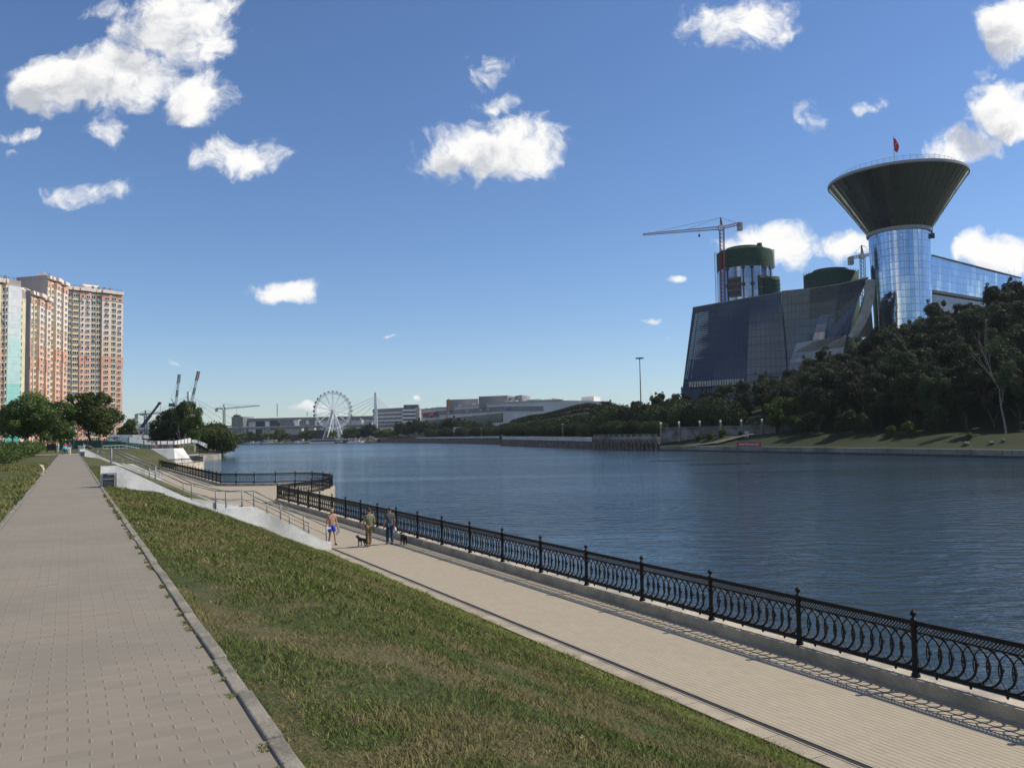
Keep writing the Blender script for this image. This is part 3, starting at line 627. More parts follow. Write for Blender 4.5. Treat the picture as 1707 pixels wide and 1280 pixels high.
o = blades('broadleaf_weeds', 16000, 3.5, 40, 1.3, 10.1, None, 1.7, .055, .011, g_near, mask=lambda s, t: np.sin(s*1.9+np.sin(t*2.7)*2)*np.sin(t*3.1+np.sin(s*1.3)*2) > .72); o['label'] = 'clumps of broad leaved weeds in the grass slope'
# weeds in the gap beside the right kerb
o = blades('joint_weeds', 5000, 3, 30, .96, 1.025, lambda s, t: np.full_like(s, ZP), 1.6, .03, .004, g_near, mask=lambda s, t: np.sin(s*3.1)+np.sin(s*7.7)+np.sin(s*17) > .9); o['label'] = 'little weeds growing in the joint between paving and kerb'
# white clover patches by the hedge
V = []; T = []
for c in ((46, -4.2), (52, -4.8), (44, -6.0), (58, -4.5)):
    for k in range(70):
        s, t = c[0]+random.gauss(0, 1.3), c[1]+random.gauss(0, .35); p = W(s, t, ZP+random.uniform(.08, .2)); r = random.uniform(.02, .045)
        o0 = len(V); V += [(p.x-r, p.y, p.z), (p.x, p.y-r, p.z+.01), (p.x+r, p.y, p.z), (p.x, p.y, p.z+r*1.6)]; T += [(o0, o0+1, o0+3), (o0+1, o0+2, o0+3), (o0+2, o0, o0+3)]
me = npmesh('wildflowers', np.array(V), np.array(T), m_white); o = bpy.data.objects.new('wildflowers', me); COL.objects.link(o); tag(o, 'patches of small white wildflowers at the foot of the hedge', 'flowers', kind='stuff')

# ================================================================ TREES
def crown(lobes, n, ls, shell=.55, droop=0.):
    """lobes: list of (cx,cy,cz,rx,ry,rz); returns verts, quads, tint"""
    L = np.array(lobes); wgt = (L[:, 3]*L[:, 4]*L[:, 5])**(2/3); idx = rng.choice(len(L), n, p=wgt/wgt.sum())
    d = rng.normal(size=(n, 3)); d /= np.linalg.norm(d, axis=1)[:, None]; r = shell+(1-shell)*rng.random(n)**.7; r *= 1+.13*rng.normal(size=n)
    c = L[idx, :3]+d*r[:, None]*L[idx, 3:]
    nrm = d+rng.normal(size=(n, 3))*.75; nrm /= np.linalg.norm(nrm, axis=1)[:, None]
    a = np.cross(nrm, rng.normal(size=(n, 3))); a /= np.linalg.norm(a, axis=1)[:, None]
    if droop: a = a*(1-droop)+np.array([0, 0, 1.])*droop; a /= np.linalg.norm(a, axis=1)[:, None]
    b = np.cross(nrm, a); b /= np.linalg.norm(b, axis=1)[:, None]
    s = ls*(.6+.8*rng.random(n)); sa = (s*(1+1.2*droop))[:, None]; sb = (s*.62)[:, None]
    V = np.stack([c-a*sa, c+b*sb-a*sa*.1, c+a*sa, c-b*sb+a*sa*.1], 1).reshape(-1, 3); Fq = np.arange(n*4).reshape(n, 4)
    t = np.clip(.45+.3*rng.normal(size=n)+.15*rng.normal(size=len(L))[idx], 0, 1); return V, Fq, np.repeat(t, 4)
def branch(mb, p, d, L, r, depth, sp=.6, rec=None, kids=3):
    segs = 3; q = Vector(p); d = Vector(d).normalized()
    for i in range(segs):
        d = (d+Vector((random.gauss(0, .12), random.gauss(0, .12), .05))).normalized(); q2 = q+d*L/segs; r2 = r*.82
        mb.cyl(q, q2, r, r2, 6 if depth > 1 else 4, caps=False); q = q2; r = r2
        if depth > 0 and i >= (0 if depth < 3 else 1):
            for k in range(kids if i == segs-1 else 1):
                a = random.uniform(0, 6.28); s = Vector((math.cos(a), math.sin(a), random.uniform(.1, .6)))
                branch(mb, q, d*(1-sp*.5)+s*sp, L*random.uniform(.5, .75), r*.62, depth-1, sp, rec, kids)
    if rec is not None: rec.append(q.copy())
TREE = {}
def make_tree(key, H, R, nl, ls, mat, tm=None, kind='broad', th=.25, shell=.55):
    mb = MB(); lobes = []
    if kind == 'broad':
        tips = []; branch(mb, (0, 0, -1), (0, 0, 1), H*.30+1, H*.028, 3, .7, tips, 3)
        for k in range(random.randint(11, 15)):
            a = random.uniform(0, 6.28); z = random.uniform(.30, .90); rr = R*math.sqrt(max(.05, 1-((z-.52)/.5)**2))*random.uniform(.3, .78)
            q = R*random.uniform(.28, .46); lobes.append((math.cos(a)*rr, math.sin(a)*rr, z*H, q, q, q*random.uniform(.65, .9)))
        lobes.append((0, 0, H*.58, R*.6, R*.6, H*.28))
        for k in range(10): a = random.uniform(0, 6.28); z = random.uniform(.25, .98); rr = R*math.sqrt(max(.03, 1-((z-.52)/.5)**2))*.95; q = R*random.uniform(.1, .2); lobes.append((math.cos(a)*rr, math.sin(a)*rr, z*H, q, q, q))
    elif kind == 'tall':      # woodland tree, high crown over long trunk
        branch(mb, (0, 0, -2), (random.gauss(0, .04), random.gauss(0, .04), 1), H*.5+2, H*.016, 2, .45, None, 2)
        for k in range(14):
            a = random.uniform(0, 6.28); z = random.uniform(.34, .93); rr = R*random.uniform(.15, .75)*(1-abs(z-.6)); q = R*random.uniform(.26, .42)
            lobes.append((math.cos(a)*rr, math.sin(a)*rr, z*H, q, q, q*random.uniform(.7, 1.1)))
        for k in range(12): a = random.uniform(0, 6.28); z = random.uniform(.3, 1); q = R*random.uniform(.08, .18); rr = R*random.uniform(.5, .9)*(1-.6*abs(z-.6)); lobes.append((math.cos(a)*rr, math.sin(a)*rr, z*H, q, q, q*1.2))
    elif kind == 'cone':
        mb.cyl((0, 0, -1), (0, 0, H*.95), H*.02, .04, 7, caps=False)
        for k in range(26):
            z = .12+.86*k/26; rr = R*(1.02-z)*random.uniform(.5, .8); a = k*2.4; q = max(.25, R*(1.05-z)*.42); lobes.append((math.cos(a)*rr, math.sin(a)*rr, z*H, q, q, q*.55))
        lobes.append((0, 0, H*.95, R*.08, R*.08, H*.07))
    elif kind == 'willow':
        branch(mb, (0, 0, -1), (0, 0, 1), H*.24+1, H*.03, 1, .7, None, 3)
        for k in range(9): a = k*.7+random.uniform(-.2, .2); rr = R*random.uniform(.3, .62); q = R*random.uniform(.38, .5); lobes.append((math.cos(a)*rr, math.sin(a)*rr, H*random.uniform(.42, .56), q, q, H*random.uniform(.28, .4)))
        lobes.append((0, 0, H*.6, R*.6, R*.6, H*.36))
    elif kind == 'shrub':
        mb.cyl((0, 0, -.5), (0, 0, H*.6), .08, .04, 5)
        for k in range(8): a = random.uniform(0, 6.28); rr = R*random.uniform(.1, .65); q = R*random.uniform(.3, .5); lobes.append((math.cos(a)*rr, math.sin(a)*rr, H*random.uniform(.3, .72), q, q, H*.27))
    elif kind == 'birch':
        for k in range(random.randint(2, 4)):
            branch(mb, (random.uniform(-.6, .6), random.uniform(-.6, .6), -1), (random.gauss(0, .05), random.gauss(0, .05), 1), H*.72, H*.011, 1, .3, None, 2)
        for k in range(22): a = random.uniform(0, 6.28); z = random.uniform(.32, .97); rr = R*random.uniform(.2, .8)*(1-abs(z-.6)*.8); q = R*random.uniform(.16, .3); lobes.append((math.cos(a)*rr, math.sin(a)*rr, z*H, q, q, q*1.4))
    elif kind == 'slim':
        branch(mb, (0, 0, -2), (0, 0, 1), H*.5+2, H*.014, 3, .33, None, 2)
        for k in range(10): a = random.uniform(0, 6.28); lobes.append((math.cos(a)*R*.5, math.sin(a)*R*.5, H*random.uniform(.45, .95), R*.25, R*.25, R*.35))
    elif kind == 'bare':
        branch(mb, (0, 0, -2), (0, 0, 1), H*.42+2, H*.02, 4, .55, None, 3)
        for k in range(10): a = random.uniform(0, 6.28); lobes.append((math.cos(a)*R*.5, math.sin(a)*R*.5, H*random.uniform(.3, .95), R*.25, R*.25, R*.25))
    tr = mb.mesh('trunk', tm or m_trunk, True); V, Fq, t = crown(lobes, nl, ls, shell, .55 if kind == 'willow' else 0.); cr = npmesh('crown', V, Fq, mat, t)
    TREE[key] = (tr, cr); return TREE[key]
def tree(key, loc, label, cat='tree', group=None, rz=None, sc=1., name='tree', scz=None):
    root = thing(name, loc, label, cat, group); tr, cr = TREE[key]; rz = random.uniform(0, 6.28) if rz is None else rz
    z = scz or sc; inst('trunk', tr, root, (0, 0, 0), rz, (sc, sc, z)); inst('crown', cr, root, (0, 0, 0), rz, (sc, sc, z)); return root
def on(x, Y, z): p = PD(x, 735, Y); p.z = z; return p
# the two big trees at the far end of the path
make_tree('big1', 11.5, 6.6, 20000, .22, m_lf, kind='broad'); make_tree('big2', 12.5, 6.2, 19000, .21, m_lf, kind='broad')
p = on(66, 160, ZP); tree('big1', p, 'big dark round tree behind the hedge at the left, left of the path', name='broadleaf_tree', sc=.93, scz=.9)
p = on(150, 182, ZP); tree('big2', p, 'spreading tree with several trunks at the far end of the path', name='broadleaf_tree', sc=1.02, scz=1.0)
make_tree('side1', 13, 4.6, 7000, .34, m_lf, kind='broad')
p = on(212, 330, 3.2); tree('side1', p, 'green tree just right of the pink apartment tower', name='broadleaf_tree', sc=.95)
p = on(20, 250, 4); tree('side1', p, 'small tree at the foot of the turquoise tower at the left edge', name='broadleaf_tree', sc=1.1)
# birch and willow group on the left bank
make_tree('b1', 17, 6.5, 13000, .28, m_lf, m_birch, 'birch'); make_tree('b2', 16, 5.5, 9000, .26, m_lf3, m_birch, 'birch'); make_tree('gr1', 15, 7, 14000, .32, m_lf2, kind='broad'); make_tree('w1', 9.5, 6.5, 12000, .32, m_lf, kind='willow')
tree('gr1', on(284, 300, 3.3), 'dense dark green tree at the left of the birch group', name='broadleaf_tree', sc=.95)
tree('b1', on(305, 292, 3.3), 'tall loose birch in the middle of the birch group', name='birch_tree', sc=.92)
tree('b2', on(326, 288, 3.3), 'pale birch with white trunk at the right of the birch group', name='birch_tree', sc=.86)
tree('b2', on(313, 310, 3.3), 'rear birch between the two front birches', name='birch_tree', sc=.9)
tree('w1', on(346, 320, 2.2), 'rounded willow bush next to the birches', name='willow_bush', sc=.95); tree('w1', on(371, 318, 1.), 'biggest willow bush hanging over the water at the bend', name='willow_bush', sc=.95, rz=2); tree('w1', on(358, 350, 2.), 'willow bush behind the other two at the bend', name='willow_bush', sc=1.25, rz=4)
tree('gr1', on(262, 330, 3.3), 'low dark tree left of the birch group beside the mobile crane', name='broadleaf_tree', sc=.55)
# far shore tree row
make_tree('f1', 12, 6.5, 2600, .7, m_lf, kind='broad'); make_tree('f2', 11, 7, 2600, .7, m_lf3, kind='broad'); make_tree('f3', 16, 8, 4200, .65, m_lf2, kind='broad')
FT = [(404, 970, 'f1', .9), (415, 985, 'f1', 1.), (433, 985, 'f2', .9), (442, 960, 'f2', .9), (458, 960, 'f2', .9), (468, 950, 'f1', 1.2), (476, 940, 'f2', .9), (507, 925, 'f2', 1.), (517, 925, 'f1', 1.), (553, 900, 'f2', .95), (583, 890, 'f2', 1.2), (596, 880, 'f1', 1.1), (613, 868, 'f3', 1.15), (624, 862, 'f3', .95), (633, 855, 'f2', .95), (645, 850, 'f2', 1.), (655, 840, 'f2', .85), (398, 960, 'f1', .7), (488, 945, 'f1', .6), (576, 900, 'f1', .8)]
for x, Y, k, sc in FT: tree(k, on(x, Y, 2.2), 'small round tree in the row along the far shore', group='trees along the far shore', name='shore_tree', sc=sc)
# right bank, left end: dark trees falling to the water
for x, d, sc, k in ((668, 15, 1.0, 'f3'), (679, 10, .95, 'f3'), (690, 22, 1.15, 'f3'), (703, 30, 1.0, 'f3'), (716, 34, .85, 'f3'), (728, 40, .8, 'f3'), (741, 44, .8, 'f3'), (752, 60, 1.05, 'f3'), (766, 50, .75, 'f3'), (662, 20, .7, 'f1'), (780, 60, .8, 'f3'), (795, 58, .65, 'f3'), (812, 62, .6, 'f3')):
    b = (x-853.5)/F; X_, Y_ = Q(b, d+8); tree(k, (X_, Y_, hill(max(-.15, b), d+8)-.3), 'dark tree in the thicket at the left end of the far quay', group='dark trees left of the mall slope', name='dark_tree', sc=sc)
# rounded willow hedges under the terrace slope
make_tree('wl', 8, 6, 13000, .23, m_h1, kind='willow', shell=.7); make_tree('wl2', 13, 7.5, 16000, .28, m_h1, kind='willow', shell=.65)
k = 0
for x in range(715, 1100, 13):
    b = (x-853.5)/F
    for d in ((22, 48) if x > 770 else (16,)):
        X_, Y_ = Q(b, d+random.uniform(-4, 4)); sc = (.8 if d == 22 else 1.0)*random.uniform(.85, 1.1)
        if x > 985: sc *= 1.0
        tree('wl', (X_, Y_, hill(b, d)-.4), 'clipped rounded willow in the rows above the white deck edges', group='rounded willows above the far quay', name='willow_bush', sc=sc)
for x, d in ((1020, 42), (1042, 48), (1066, 40), (1090, 46), (1112, 40), (1135, 44), (1160, 40), (1185, 44), (1030, 60), (1078, 62), (1125, 60), (1210, 45), (1000, 60)):
    b = (x-853.5)/F; X_, Y_ = Q(b, d); tree('wl2', (X_, Y_, hill(b, d)-.5), 'tall drooping willow on the bank below the office complex', group='tall willows above the pile quay', name='willow_tree', sc=random.uniform(.85, 1.1))
# wood on the hill
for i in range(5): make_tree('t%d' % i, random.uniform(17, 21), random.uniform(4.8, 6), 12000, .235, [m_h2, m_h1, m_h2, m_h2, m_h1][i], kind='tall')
make_tree('c1', 15, 3.4, 5600, .3, m_h2, kind='cone'); make_tree('c2', 12, 3.0, 5200, .28, m_h2, kind='cone'); make_tree('br', 15, 6, 900, .22, m_lf2, kind='bare')
placed = []
def wood(b, d, key, lab, grp, nm, sc=1.):
    X_, Y_ = Q(b, d); placed.append((X_, Y_)); return tree(key, (X_, Y_, hill(b, d)-.5), lab, group=grp, name=nm, sc=sc)
tries = 0
while len(placed) < 175 and tries < 9000:
    tries += 1; b = .30+.36*random.random()**.9; d = random.uniform(34, 130)
    if b < .43 and d > 95: continue
    if b < .36 and d < 52: continue
    X_, Y_ = Q(b, d)
    if any((X_-a)**2+(Y_-c)**2 < 5.6**2 for a, c in placed): continue
    sc = random.uniform(.75, 1.08)*(.8 if b < .36 else 1.)
    wood(b, d, 't%d' % random.randrange(5), 'tall woodland tree in the dark wood covering the right-hand hill', 'woodland trees on the hill', 'woodland_tree', sc)
n1_ = len(placed); tries = 0
while len(placed) < n1_+48 and tries < 5000:
    tries += 1; b = random.uniform(.105, .31); d = random.uniform(58, 112)
    X_, Y_ = Q(b, d)
    if any((X_-a)**2+(Y_-c)**2 < 6.2**2 for a, c in placed): continue
    if random.random() < .5: wood(b, d, random.choice(('c1', 'c2')), 'dark spruce among the trees in front of the glass building', 'spruces in front of the glass building', 'spruce_tree', random.uniform(.6, .95))
    else: wood(b, d, 't%d' % random.randrange(5), 'leafy tree among the spruces in front of the glass building', 'leafy trees in front of the glass building', 'woodland_tree', random.uniform(.55, .78))
wood(.332, 50, 'br', 'bare branched tree in front of the pale lower glass panel', None, 'bare_tree', 1.1); wood(.362, 62, 'br', 'second bare branched tree right of the first in front of the glass building', None, 'bare_tree', 1.15)
make_tree('bb', 23, 6, 5000, .2, m_h1, m_birch2, 'slim'); wood(.595, 30, 'bb', 'tall pale birch with forked white trunk before the dark wood at the right edge', None, 'birch_tree', .98)
make_tree('yl', 13, 6, 7000, .34, m_lf3, kind='broad'); wood(.325, 30, 'yl', 'yellow green tree standing before the dark wood', None, 'broadleaf_tree', 1.)
make_tree('yg', 9, 3.6, 6500, .22, m_h1, kind='broad')
for i, (b, d, sc, lab) in enumerate(((.36, 21, .8, 'small tree on the lawn right of the yellow green tree'), (.40, 20, .85, 'small bushy lawn tree with two white trunks'), (.418, 24, .7, 'slender young tree beside the white trunked lawn tree'), (.385, 45, 1.05, 'mid green tree on the grassy bank above the lawn'), (.37, 52, .9, 'green tree up the bank left of the dark wood'), (.51, 30, .85, 'small tree at the foot of the dark wood'), (.345, 20, .7, 'small tree between the yellow green tree and the lawn path'))):
    wood(b, d, 'yg', lab, None, 'young_tree', sc)
make_tree('sh', 3.2, 1.7, 2600, .16, m_lf3, kind='shrub')
for b, d, sc, lab in ((.456, 17, 1., 'bright green bush on the lawn before the dark wood'), (.476, 19, 1.25, 'taller bright green bush on the lawn'), (.237, 14, .9, 'bush against the retaining wall near its middle lamp'), (.252, 18, .9, 'bush against the retaining wall right of the middle lamp'), (.223, 12, .7, 'low bush at the left part of the retaining wall'), (.274, 20, .6, 'low bush behind the white ornament'), (.55, 14, .55, 'low weedy bush near the stones on the lawn')):
    X_, Y_ = Q(b, d); tree('sh', (X_, Y_, hill(b, d)-.1), lab, 'bush', name='bush', sc=sc)
# dark hedge rows on the terrace
for i, (d0, b0, b1) in enumerate(((92, -.06, .085), (120, -.045, .095), (150, -.025, .10), (178, .0, .105), (198, .02, .11))):
    lob = []
    for q in np.linspace(b0, b1, 46): X_, Y_ = Q(q, d0+60*(.09-q)*1.2); lob.append((X_, Y_, hill(q, d0+60*(.09-q)*1.2)+.6, 2.0, 1.2, 1.2))
    V, Fq, t = crown(lob, 5200, .42, .7); o = bpy.data.objects.new('hedge_row', npmesh('hedge_row', V, Fq, m_h2, t)); COL.objects.link(o)
    tag(o, ['lowest', 'second lowest', 'middle', 'second highest', 'highest'][i]+' dark hedge row curving across the grass terrace by the mall', 'hedge')
# hedge left of the path
lob = []
ha, hb_ = G(-40, 800, ZP), G(80, 752, ZP)
for k in range(60):
    f = k/59; p = ha.lerp(hb_, f)
    for j in range(3): lob.append((p.x-random.uniform(.4, 3.4), p.y+random.uniform(-.6, .6), ZP+random.uniform(.5, 1.25), random.uniform(.7, 1.2), random.uniform(.7, 1.2), random.uniform(.5, .8)))
V, Fq, t = crown(lob, 30000, .10, .6); o = bpy.data.objects.new('hedge', npmesh('hedge', V, Fq, m_lf, t)); COL.objects.link(o); tag(o, 'loose dark green hedge along the lawn left of the path', 'hedge')
# grassy weeds along lawn front, stones
mb = MB()
for k, (b, d) in enumerate(((.545, 9), (.575, 10), (.59, 12))):
    X_, Y_ = Q(b, d); m2 = MB(); bm = bmesh.new(); bmesh.ops.create_icosphere(bm, subdivisions=2, radius=1)
    for v in bm.verts: v.co *= random.uniform(.85, 1.12); v.co.z *= .6
    me = bpy.data.meshes.new('boulder'); bm.to_mesh(me); bm.free(); me.materials.append(M('boulder_grey', (.17, .165, .15), .9, .3, 1)); o = bpy.data.objects.new('boulder', me); COL.objects.link(o); o.location = (X_, Y_, hill(b, d)+.25); o.scale = (.8-.15*k,)*3
    tag(o, ['largest grey boulder on the right-bank lawn', 'middle grey boulder on the right-bank lawn', 'smallest grey boulder on the right-bank lawn near the tall birch'][k], 'boulder')
# ================================================================ APARTMENT TOWERS
def zband(name, stops):
    m = bpy.data.materials.new(name); m.use_nodes = True; t = NT(m.node_tree); b = t.n['Principled BSDF']
    pos = t.node('ShaderNodeNewGeometry').outputs['Position']; z = t.sep(pos)[2]; c = stops[0][1]
    for zz, col in stops[1:]: c = t.mix(t.m('GREATER_THAN', z, zz), c, col)
    c = t.mix(t.m('MULTIPLY', t.ss(t.noise(pos, .5, 4), .4, .7), .18), c, (.35, .28, .25)); c = t.mix(t.m('MULTIPLY', t.m('LESS_THAN', t.m('FRACT', t.m('DIVIDE', z, 2.9)), .05), .3), c, (.3, .25, .22))
    t.l.new(c, b.inputs['Base Color']); b.inputs['Roughness'].default_value = .8; return m
m_pink = zband('pink_panels', [(0, (.82, .45, .30)), (32, (.84, .53, .38)), (50, (.85, .66, .52)), (62, (.86, .74, .65))])
m_teal = zband('turquoise_panels', [(0, (.10, .50, .46)), (14, (.36, .78, .71)), (30, (.60, .86, .82)), (48, (.78, .88, .88)), (58, (.86, .88, .88))])
m_yel = M('yellow_panels', (.88, .79, .50), .8, .1, .3); m_cor = M('cornice_pink', (.78, .67, .60), .8, .1, .5); m_sal = M('salmon_panels', (.74, .40, .29), .8, .1, .4)
m_end = M('end_wall_mauve', (.42, .36, .35), .85, .12, .1); m_wg = M('window_glass_dark', (.05, .065, .085), .12, .5, .4, metal=.3); m_wf = M('window_frame', (.78, .76, .72), .6, .05, 1)
def winmesh(w, h, n):
    mb = MB(); mb.box((0, .06, 0), (w, .1, h), mi=0)
    for z in (-h/2, h/2): mb.box((0, -.02, z), (w+.1, .14, .16), mi=1)
    for k in range(n+1): mb.box((-w/2+w*k/n, -.02, 0), (.14, .13, h-.1), mi=1)
    return mb.mesh('window', [m_wg, m_wf])
WM = {}
def apartment(label, P0, P1, depth, z0, z1, fl, cols, end=None, ncap=100, cap=True):
    """facade from P0 to P1 (left to right seen from outside)"""
    P0, P1 = Vector((P0.x, P0.y, 0)), Vector((P1.x, P1.y, 0)); u = P1-P0; L = u.length; u.normalize(); n = Vector((u.y, -u.x, 0)); rz = math.atan2(u.y, u.x)
    if n.dot(-P0) < 0: n = -n
    root = thing('apartment_tower', (*P0[:2], z0), label, 'apartment tower'); back = -n*depth
    mb = MB(); e = (lambda p: tuple(p[:2]))
    ob = end or (P0+back); mb.prism([e(P0), e(P1), e(P1+back), e(ob)], z0, z1, 0, top=1); mb.build('wall', [m_end, m_cor], root)
    fh = (z1-z0-3.2)/fl; wins = []
    bay = {'p': MB(), 'y': MB(), 's': MB(), 't': MB()}
    for (a, b, c, pr, ww, wh, nn) in cols:
        cx = (a+b)/2*L; bw = (b-a)*L-.06
        bay[c].box(P0+u*cx+n*(pr/2)+Vector((0, 0, (z0+z1-2.6)/2)), (bw, pr, z1-2.6-z0), rz)
        for f in range(fl):
            if nn:
                if ww not in WM.setdefault(wh, {}): WM[wh][ww] = winmesh(ww, wh, nn)
                wins.append((P0+u*cx+n*(pr+.18)+Vector((0, 0, z0+.8+wh/2+fh*f)), WM[wh][ww]))
                if c == 'y' and random.random() < .35: continue
    if cap:
        for (a, b, c, pr, ww, wh, nn) in cols:
            if c != 't': bay['p'].box(P0+u*(a+b)/2*L+n*(pr/2+.5)+Vector((0, 0, z1-.9)), ((b-a)*L-.1, pr+1., 1.6), rz)
            if c == 'p':
                for zz, hh in ((z1-5.2, 2.6), (z0+(z1-z0)*.535, 5.4)): q_ = MB(); q_.box(P0+u*(a+b)/2*L+n*(pr/2+.1)+Vector((0, 0, zz+.9)), ((b-a)*L+.3, pr+.12, hh), rz); q_.build('salmon_panel', m_sal, root)
    mats = {'p': m_pink, 'y': m_yel, 's': m_sal, 't': m_teal}; nm = {'p': 'pink_bays', 'y': 'yellow_bays', 's': 'salmon_frames', 't': 'turquoise_panel'}
    for k, q in bay.items():
        if q.v: q.build(nm[k], mats[k], root)
    wins.sort(key=lambda q: -q[0].z)
    for p, me in wins[:ncap]: inst('window', me, root, p-root.location, rz+(0 if n.dot(Vector((u.y, -u.x, 0))) > 0 else math.pi))
    if len(wins) > ncap:
        V = []; Fs = []; mi = []; ca, sa = math.cos(rz), math.sin(rz)
        for p, me in wins[ncap:]:
            o0 = len(V); V += [(p.x-root.location.x+v.co.x*ca-v.co.y*sa, p.y-root.location.y+v.co.x*sa+v.co.y*ca, p.z-root.location.z+v.co.z) for v in me.vertices]
            Fs += [tuple(i+o0 for i in f.vertices) for f in me.polygons]; mi += [f.material_index for f in me.polygons]
        me = bpy.data.meshes.new('windows'); me.from_pydata(V, [], Fs); me.materials.append(m_wg); me.materials.append(m_wf); me.polygons.foreach_set('material_index', mi); inst('windows', me, root).__setitem__('kind', 'stuff')
    # rooftop: railing, vents, penthouse gable
    mb = MB(); c = (P0+P1)/2-n*5; mb.prism([e(c-u*4-n*2), e(c+u*4-n*2), e(c+u*4+n*2), e(c-u*4+n*2)], z1, z1+1.6)
    for k in (-4, 4): mb.add([tuple(c+u*k-n*2+Vector((0, 0, z1+1.6))), tuple(c+u*k+n*2+Vector((0, 0, z1+1.6))), tuple(c+u*k+Vector((0, 0, z1+2.8)))], [(0, 1, 2)])
    mb.quad(c-u*4-n*2+Vector((0, 0, z1+1.6)), c+u*4-n*2+Vector((0, 0, z1+1.6)), c+u*4+Vector((0, 0, z1+2.8)), c-u*4+Vector((0, 0, z1+2.8))); mb.quad(c-u*4+n*2+Vector((0, 0, z1+1.6)), c+u*4+n*2+Vector((0, 0, z1+1.6)), c+u*4+Vector((0, 0, z1+2.8)), c-u*4+Vector((0, 0, z1+2.8)))
    mb.build('roof_house', m_cor, root)
    mb = MB(); zz = Vector((0, 0, z1)); A, B = P0+u*.5-n*.4+zz, P1-u*.5-n*.4+zz
    for h in (.6, 1.1): mb.beam(A+Vector((0, 0, h)), B+Vector((0, 0, h)), .07)
    for k in range(13): q = A.lerp(B, k/12); mb.beam(q, q+Vector((0, 0, 1.1)), .08)
    mb.build('roof_railing', m_dgrey, root); mb = MB()
    for k in range(4): q = P0+u*(L*(.5+.1*k))-n*2+zz; mb.box(q+Vector((0, 0, .9)), (.8, .8, 1.8), rz)
    mb.build('roof_vents', m_grey, root)
    # air conditioners
    mb = MB(); mb.box((0, -.25, 0), (.85, .45, .6)); ac = mb.mesh('air_conditioner', M('ac_grey', (.4, .39, .37), .6, .1, 2))
    sel = [w_ for w_ in wins[:ncap] if random.random() < .22][:24]
    for p, me in sel: inst('air_conditioner', ac, root, p-root.location+n*.05+Vector((0, 0, -1.3))+u*random.uniform(-.6, .6), rz)
    return root
RC = [(.0, .13, 'y', .5, 3.2, 1.9, 4), (.135, .24, 'y', .9, 2.6, 1.6, 3), (.25, .335, 'p', 1.3, 1.0, 1.35, 1), (.335, .43, 'p', 1.3, 1.7, 1.35, 2), (.44, .52, 'y', .5, 1.9, 1.9, 2), (.53, .61, 'y', .5, 1.9, 1.9, 2), (.62, .78, 'p', 1.4, 2.0, 1.35, 2), (.785, .87, 'y', .6, 2.3, 1.8, 3), (.875, 1., 'p', .5, 1.6, 1.35, 2)]
apartment('tall pink and yellow apartment tower facing the camera with the green tree at its foot', PD(105, 600, 411), PD(204, 600, 432), 16, 3, 84.6, 27, RC)
MC = [(0, .12, 'p', .4, 0.9, 1.2, 1), (.13, .27, 'y', .8, 1.8, 1.8, 2), (.28, .5, 'p', 2.0, 2.2, 1.35, 2), (.52, .62, 'p', 1.6, 1.6, 1.35, 2), (.63, .72, 'y', .6, 1.6, 1.8, 2), (.73, .98, 'p', 1.8, 2.2, 1.35, 2)]
apartment('highest apartment tower with a windowless mauve end wall left of the tower facing the camera', PD(76.5, 600, 388), PD(106, 600, 410.5), 16, 3, 85.6, 27, MC, Vector((*PD(25, 600, 393)[:2], 0)), 90)
apartment('lower pink apartment tower standing between the turquoise tower and the highest tower', PD(48.5, 600, 364), PD(77.5, 600, 387), 16, 3, 74, 24, MC, Vector((*PD(34, 600, 367)[:2], 0)), 90)
q = PD(33, 600, 330); TC = [(0, .25, 'y', 1., 2.4, 1.7, 2), (.27, .5, 'y', .5, 2.4, 1.7, 2), (.5, .70, 'y', 1., 2.4, 1.7, 3), (.71, .755, 'p', .6, .8, 1.6, 1), (.758, .795, 'y', .9, .7, 1.8, 1), (.80, 1., 't', 1.0, .5, 1., 0)]
apartment('white and turquoise apartment tower cut by the left edge of the photo', q+Vector((-15, -20, 0)), q, 5.0, 3, 71.5, 24, TC, None, 70)
q2 = PD(41, 600, 334)
apartment('narrow yellow windowed wing right behind the turquoise wall', q2+Vector((-3, -4.4, 0)), q2, 8, 3, 67.5, 22, [(0, 1., 'y', .3, 2.6, 1.5, 3)], None, 40, False)
# ================================================================ GOVERNMENT COMPLEX
m_gdark = glass_mat('navy_curtain_wall', (.085, .108, .14), (1.9, 3.6), .16, .4, .7, (.012, .016, .022), jitter=.06, dark=.45)
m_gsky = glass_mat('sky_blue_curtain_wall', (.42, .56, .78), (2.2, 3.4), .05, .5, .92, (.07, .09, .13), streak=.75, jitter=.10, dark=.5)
m_gcup = glass_mat('dark_cup_cladding', (.17, .215, .22), (3.6, 6.5), .09, .5, .85, (.16, .17, .165), streak=.12, jitter=.12, dark=.4)
m_gpale = glass_mat('pale_glass_panel', (.21, .22, .25), (1.9, 3.6), .15, .4, .6, (.05, .05, .06), jitter=.1, dark=.8)
m_net = M('green_netting', (.012, .06, .04), .85, .45, 1.2, .6, 3, col2=(.006, .026, .02))
root = thing('conference_tower', (*PD(1499, 400, 402)[:2], 25), 'round sky blue glass tower that flares into a huge dark funnel top', 'tower')
cx, cy = root.location.x, root.location.y
zc = PD(1499, 379, 402-13).z-.5; zr_ = PD(1499, 302, 402).z; zt = zr_+1.5
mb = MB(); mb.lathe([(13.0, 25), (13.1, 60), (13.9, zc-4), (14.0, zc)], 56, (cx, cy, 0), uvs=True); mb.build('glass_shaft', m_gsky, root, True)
mb = MB(); RR = 31.8; mb.lathe([(14.3, zc+1.2), (19.9, zc+1.2+(zr_-zc-2)*.34), (25.4, zc+1.2+(zr_-zc-2)*.67), (RR-.6, zr_-.8)], 48, (cx, cy, 0), uvs=True); mb.build('funnel', m_gcup, root)
